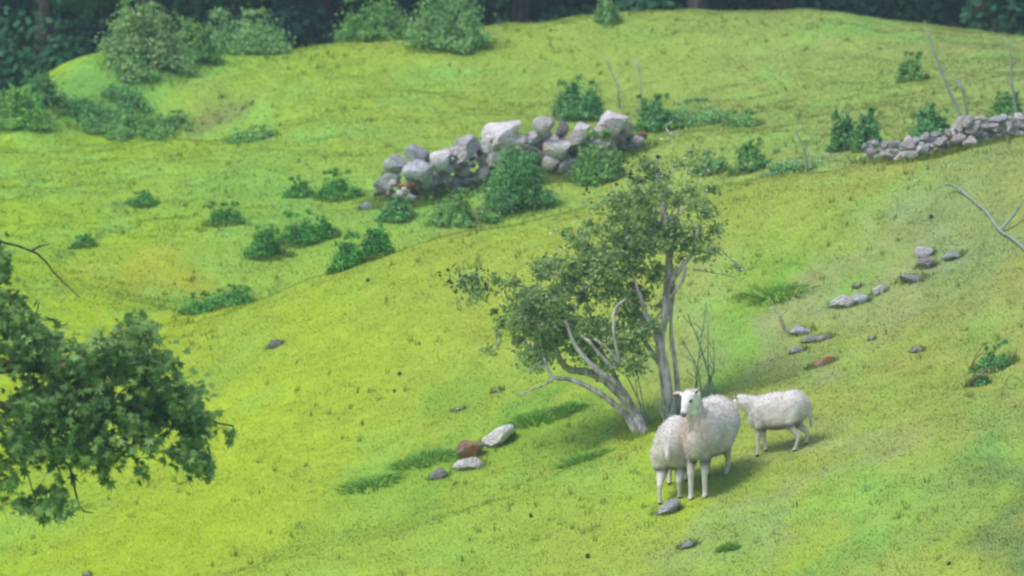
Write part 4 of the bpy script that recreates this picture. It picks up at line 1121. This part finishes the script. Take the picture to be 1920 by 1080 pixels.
    if tail:
        cap(B(-.43, 0, .62), B(-.50, 0, .42), .045 * f, .035 * f); cap(B(-.50, 0, .42), B(-.51, 0, .26), .035 * f, .02 * f)
    else:
        cap(B(-.42, 0, .62), B(-.475, 0, .50), .04 * f, .028 * f)
    me = bpy.data.meshes.new('body'); bm.to_mesh(me); bm.free()
    o = bpy.data.objects.new('body', me); COL.objects.link(o)
    md = o.modifiers.new('r', 'REMESH'); md.mode = 'VOXEL'; md.voxel_size = .0095
    sm = o.modifiers.new('s', 'SMOOTH'); sm.factor = .5; sm.iterations = 5
    dg = bpy.context.evaluated_depsgraph_get()
    me2 = bpy.data.meshes.new_from_object(o.evaluated_get(dg))
    bpy.data.objects.remove(o)
    n = len(me2.vertices)
    co = np.zeros(n * 3, np.float32); me2.vertices.foreach_get('co', co); co = co.reshape(-1, 3)
    no = np.zeros(n * 3, np.float32); me2.vertices.foreach_get('normal', no); no = no.reshape(-1, 3)
    Hinv = np.array((Matrix.Translation(Hc) @ HR @ Matrix.Scale(hs, 4)).inverted())
    hl = co @ Hinv[:3, :3].T + Hinv[:3, 3]
    hz = co[:, 2] - lift - pitch * co[:, 0]
    legm = hz < .30 * f
    throat = -.03 - .35 * np.clip(hl[:, 0], -.05, .1)
    throat = np.where(hl[:, 0] < .03, -.058, -.10)
    headm = (hl[:, 0] > -.05) & (np.abs(hl[:, 1]) < .08) & (hl[:, 2] > throat) & (hl[:, 2] < .16) & (hl[:, 0] < .3) | ((np.abs(hl[:, 1]) > .06) & (np.abs(hl[:, 1]) < .22) & (np.abs(hl[:, 2] - .05) < .09) & (np.abs(hl[:, 0] + .05) < .09))
    wool = ~(legm | headm)
    # fleece relief
    nz = fbm(co[:, 0] * 9 + seed, co[:, 1] * 9, co[:, 2] * 7, oct=3, seed=seed) - .5
    nz2 = fbm(co[:, 0] * 3.2, co[:, 1] * 3.2 + seed, co[:, 2] * 2, oct=2, seed=seed + 5) - .5
    co2 = co + no * (wool * (nz * .008 + nz2 * .04) * f)[:, None]
    me2.vertices.foreach_set('co', co2.astype(np.float32).ravel())
    me2.update()
    W0 = np.array([.72, .68, .66])
    g_ = np.clip((fbm(co[:, 0] * 4 + seed, co[:, 1] * 4, co[:, 2] * 4, oct=3, seed=seed + 21) - .42) * 2.4, 0, 1)[:, None] * .35
    col = np.tile(W0, (n, 1)) * (1 + nz2 * .25)[:, None]; col = col * (1 - g_) + np.array([.50, .45, .40]) * g_
    # yellowish grease stains on the neck, grubby legs; shade under the belly painted in
    st = fbm(co[:, 0] * 5, co[:, 1] * 5, co[:, 2] * 5 + seed, oct=3, seed=seed + 8)
    neck = np.clip(1 - np.linalg.norm(co - np.array(B(.40, 0, .60)), axis=1) / (.22 * f), 0, 1)
    k = np.clip(neck * .9 * dirt * (st * 1.6), 0, .75)[:, None]
    col = col * (1 - k) + np.array([.50, .34, .2]) * k
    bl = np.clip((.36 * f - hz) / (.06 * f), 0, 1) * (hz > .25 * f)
    k = (bl * .6)[:, None]; col = col * (1 - k) + np.array([.25, .23, .19]) * k  # belly shade painted into the fleece colour
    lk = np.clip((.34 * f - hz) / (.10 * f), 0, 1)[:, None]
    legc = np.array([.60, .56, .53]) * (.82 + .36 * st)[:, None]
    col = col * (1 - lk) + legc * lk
    bl2 = np.clip((hz - .25 * f) / (.05 * f), 0, 1) * np.clip((.37 * f - hz) / (.05 * f), 0, 1) * (no[:, 2] < -.1); col = col * (1 - .5 * bl2[:, None])  # downward faces of the belly painted darker as shade
    col[headm] = np.array([.80, .77, .76])
    nose = np.clip((hl[:, 0] - .135) / .025, 0, 1) * (np.abs(hl[:, 1]) < .06) * headm
    col = col * (1 - nose[:, None]) + np.array([.16, .16, .20]) * nose[:, None]
    mo = np.exp(-((hl[:, 2] + .046) / .006) ** 2) * (hl[:, 0] > .09) * headm; col = col * (1 - .55 * mo[:, None])
    for s_ in (-1, 1):
        ey = np.exp(-(((hl[:, 0] - .03) / .020) ** 2 + ((hl[:, 1] - s_ * .052) / .02) ** 2 + ((hl[:, 2] - .028) / .012) ** 2))[:, None] * .75
        col = col * (1 - ey) + np.array([.12, .1, .1]) * ey
    fb = np.clip((hl[:, 0] + .075) / .05, 0, 1)[:, None] * headm[:, None]
    wc = np.array([.72, .68, .66]); hm = headm & (np.abs(hl[:, 1]) < .08)
    col[hm] = (col * fb + wc * (1 - fb))[hm]
    earm = headm & (np.abs(hl[:, 1]) > .085)
    inner = earm & ((no @ (np.array(HR.to_3x3()) @ np.array([.9, 0, -.2]))) > .25)
    col[earm] = np.array([.62, .5, .46]); col[inner] = np.array([.14, .08, .09])
    # ground contact: hooves
    hoof = np.zeros(n, bool)
    for ft in feet: hoof |= (np.linalg.norm(co - np.array(ft), axis=1) < .036 * f) & (co[:, 2] < ft.z + .022 * f)
    col[hoof] = np.array([.06, .055, .05])
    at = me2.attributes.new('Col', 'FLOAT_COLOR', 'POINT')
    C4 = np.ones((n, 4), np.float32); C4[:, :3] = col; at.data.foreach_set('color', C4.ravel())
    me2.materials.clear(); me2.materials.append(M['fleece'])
    me2.polygons.foreach_set('use_smooth', [True] * len(me2.polygons))
    root = empty('sheep' if cat == 'sheep' else 'lamb', tuple(b))
    root.rotation_euler = (0, 0, math.pi / 2 - heading)
    tag(root, label, cat, 'the flock of three by the hawthorn')
    body = bpy.data.objects.new('body', me2); COL.objects.link(body); body.parent = root
    # wool locks
    idx = np.nonzero(wool & (no[:, 2] > -.95))[0]
    pick = rng.choice(idx, locks); p = co2[pick] + rng.normal(size=(locks, 3)) * .004; nn_ = no[pick]
    d = nn_ * .75 + np.array([-.15, 0, -.55]) + rng.normal(size=(locks, 3)) * .35; d /= np.linalg.norm(d, axis=1)[:, None]
    sd2 = np.cross(d, rng.normal(size=(locks, 3))); sd2 /= np.linalg.norm(sd2, axis=1)[:, None]
    L2 = (rng.uniform(.012, .03, locks) * f)[:, None]; w2 = .004 * f
    V = np.stack([p - sd2 * w2 - nn_ * .002, p + sd2 * w2 - nn_ * .002, p + d * L2], 1)
    cc = np.repeat(col[pick] * rng.uniform(.95, 1.1, locks)[:, None], 3, 0)
    fl = build_mesh('fleece_locks', V.reshape(-1, 3), np.arange(3 * locks).reshape(-1, 3), M['lock'], root, cc)
    fl['kind'] = 'stuff'
    # eyes and nostrils
    for s_ in (-1, 1):
        bm = bmesh.new(); bmesh.ops.create_uvsphere(bm, u_segments=12, v_segments=8, radius=.016 * hs)
        me = bpy.data.meshes.new('eye'); bm.to_mesh(me); bm.free(); me.materials.append(M['black'])
        e = bpy.data.objects.new('eye', me); COL.objects.link(e); e.parent = root; e.location = hd(.034, s_ * .047, .028)
    return root
M['lock'] = leaf_mat('wool_lock', trans=.3, rough=.95, spec=.02, tint=(1, .97, .93), up=.3)

D = math.radians
st0 = [(0, 0)] * 4
# ewe: front end towards the camera, rump away to the right, head up and turned to the left
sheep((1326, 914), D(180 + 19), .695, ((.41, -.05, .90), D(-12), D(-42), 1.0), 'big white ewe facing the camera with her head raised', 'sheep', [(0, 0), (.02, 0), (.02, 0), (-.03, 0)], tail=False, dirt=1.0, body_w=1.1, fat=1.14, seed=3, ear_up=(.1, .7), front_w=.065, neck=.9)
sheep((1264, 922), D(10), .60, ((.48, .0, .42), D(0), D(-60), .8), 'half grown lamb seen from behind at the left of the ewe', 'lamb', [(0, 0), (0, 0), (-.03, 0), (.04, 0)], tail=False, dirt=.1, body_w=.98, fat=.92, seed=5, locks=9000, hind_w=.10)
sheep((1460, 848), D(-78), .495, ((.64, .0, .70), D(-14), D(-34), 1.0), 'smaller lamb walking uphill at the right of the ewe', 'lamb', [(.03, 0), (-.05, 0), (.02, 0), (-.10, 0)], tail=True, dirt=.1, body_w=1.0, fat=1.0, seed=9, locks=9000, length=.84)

# ------------------------------------------------------------------ haze in the summer air
bm = bmesh.new(); bmesh.ops.create_cube(bm, size=1)
me = bpy.data.meshes.new('haze'); bm.to_mesh(me); bm.free()
hz = bpy.data.objects.new('haze', me); COL.objects.link(hz)
zlo, zhi = float(GZ.min()) - 1, max(float(GZ.max()), 16) + 3
hz.location = ((GX[0] + GX[-1]) / 2, (GY[0] + GY[-1]) / 2, (zlo + zhi) / 2)
hz.scale = (GX[-1] - GX[0] + 8, GY[-1] - GY[0] + 8, zhi - zlo)
m, nt, N, L = new_mat('haze_air')
out = N.new('ShaderNodeOutputMaterial'); pv = N.new('ShaderNodeVolumePrincipled')
pv.inputs['Color'].default_value = (.72, .97, .98, 1); pv.inputs['Density'].default_value = HAZE; pv.inputs['Anisotropy'].default_value = .3
L.new(pv.outputs[0], out.inputs['Volume'])
me.materials.append(m)
tag(hz, 'thin pale haze over the pasture and the wood', None, None, 'stuff')
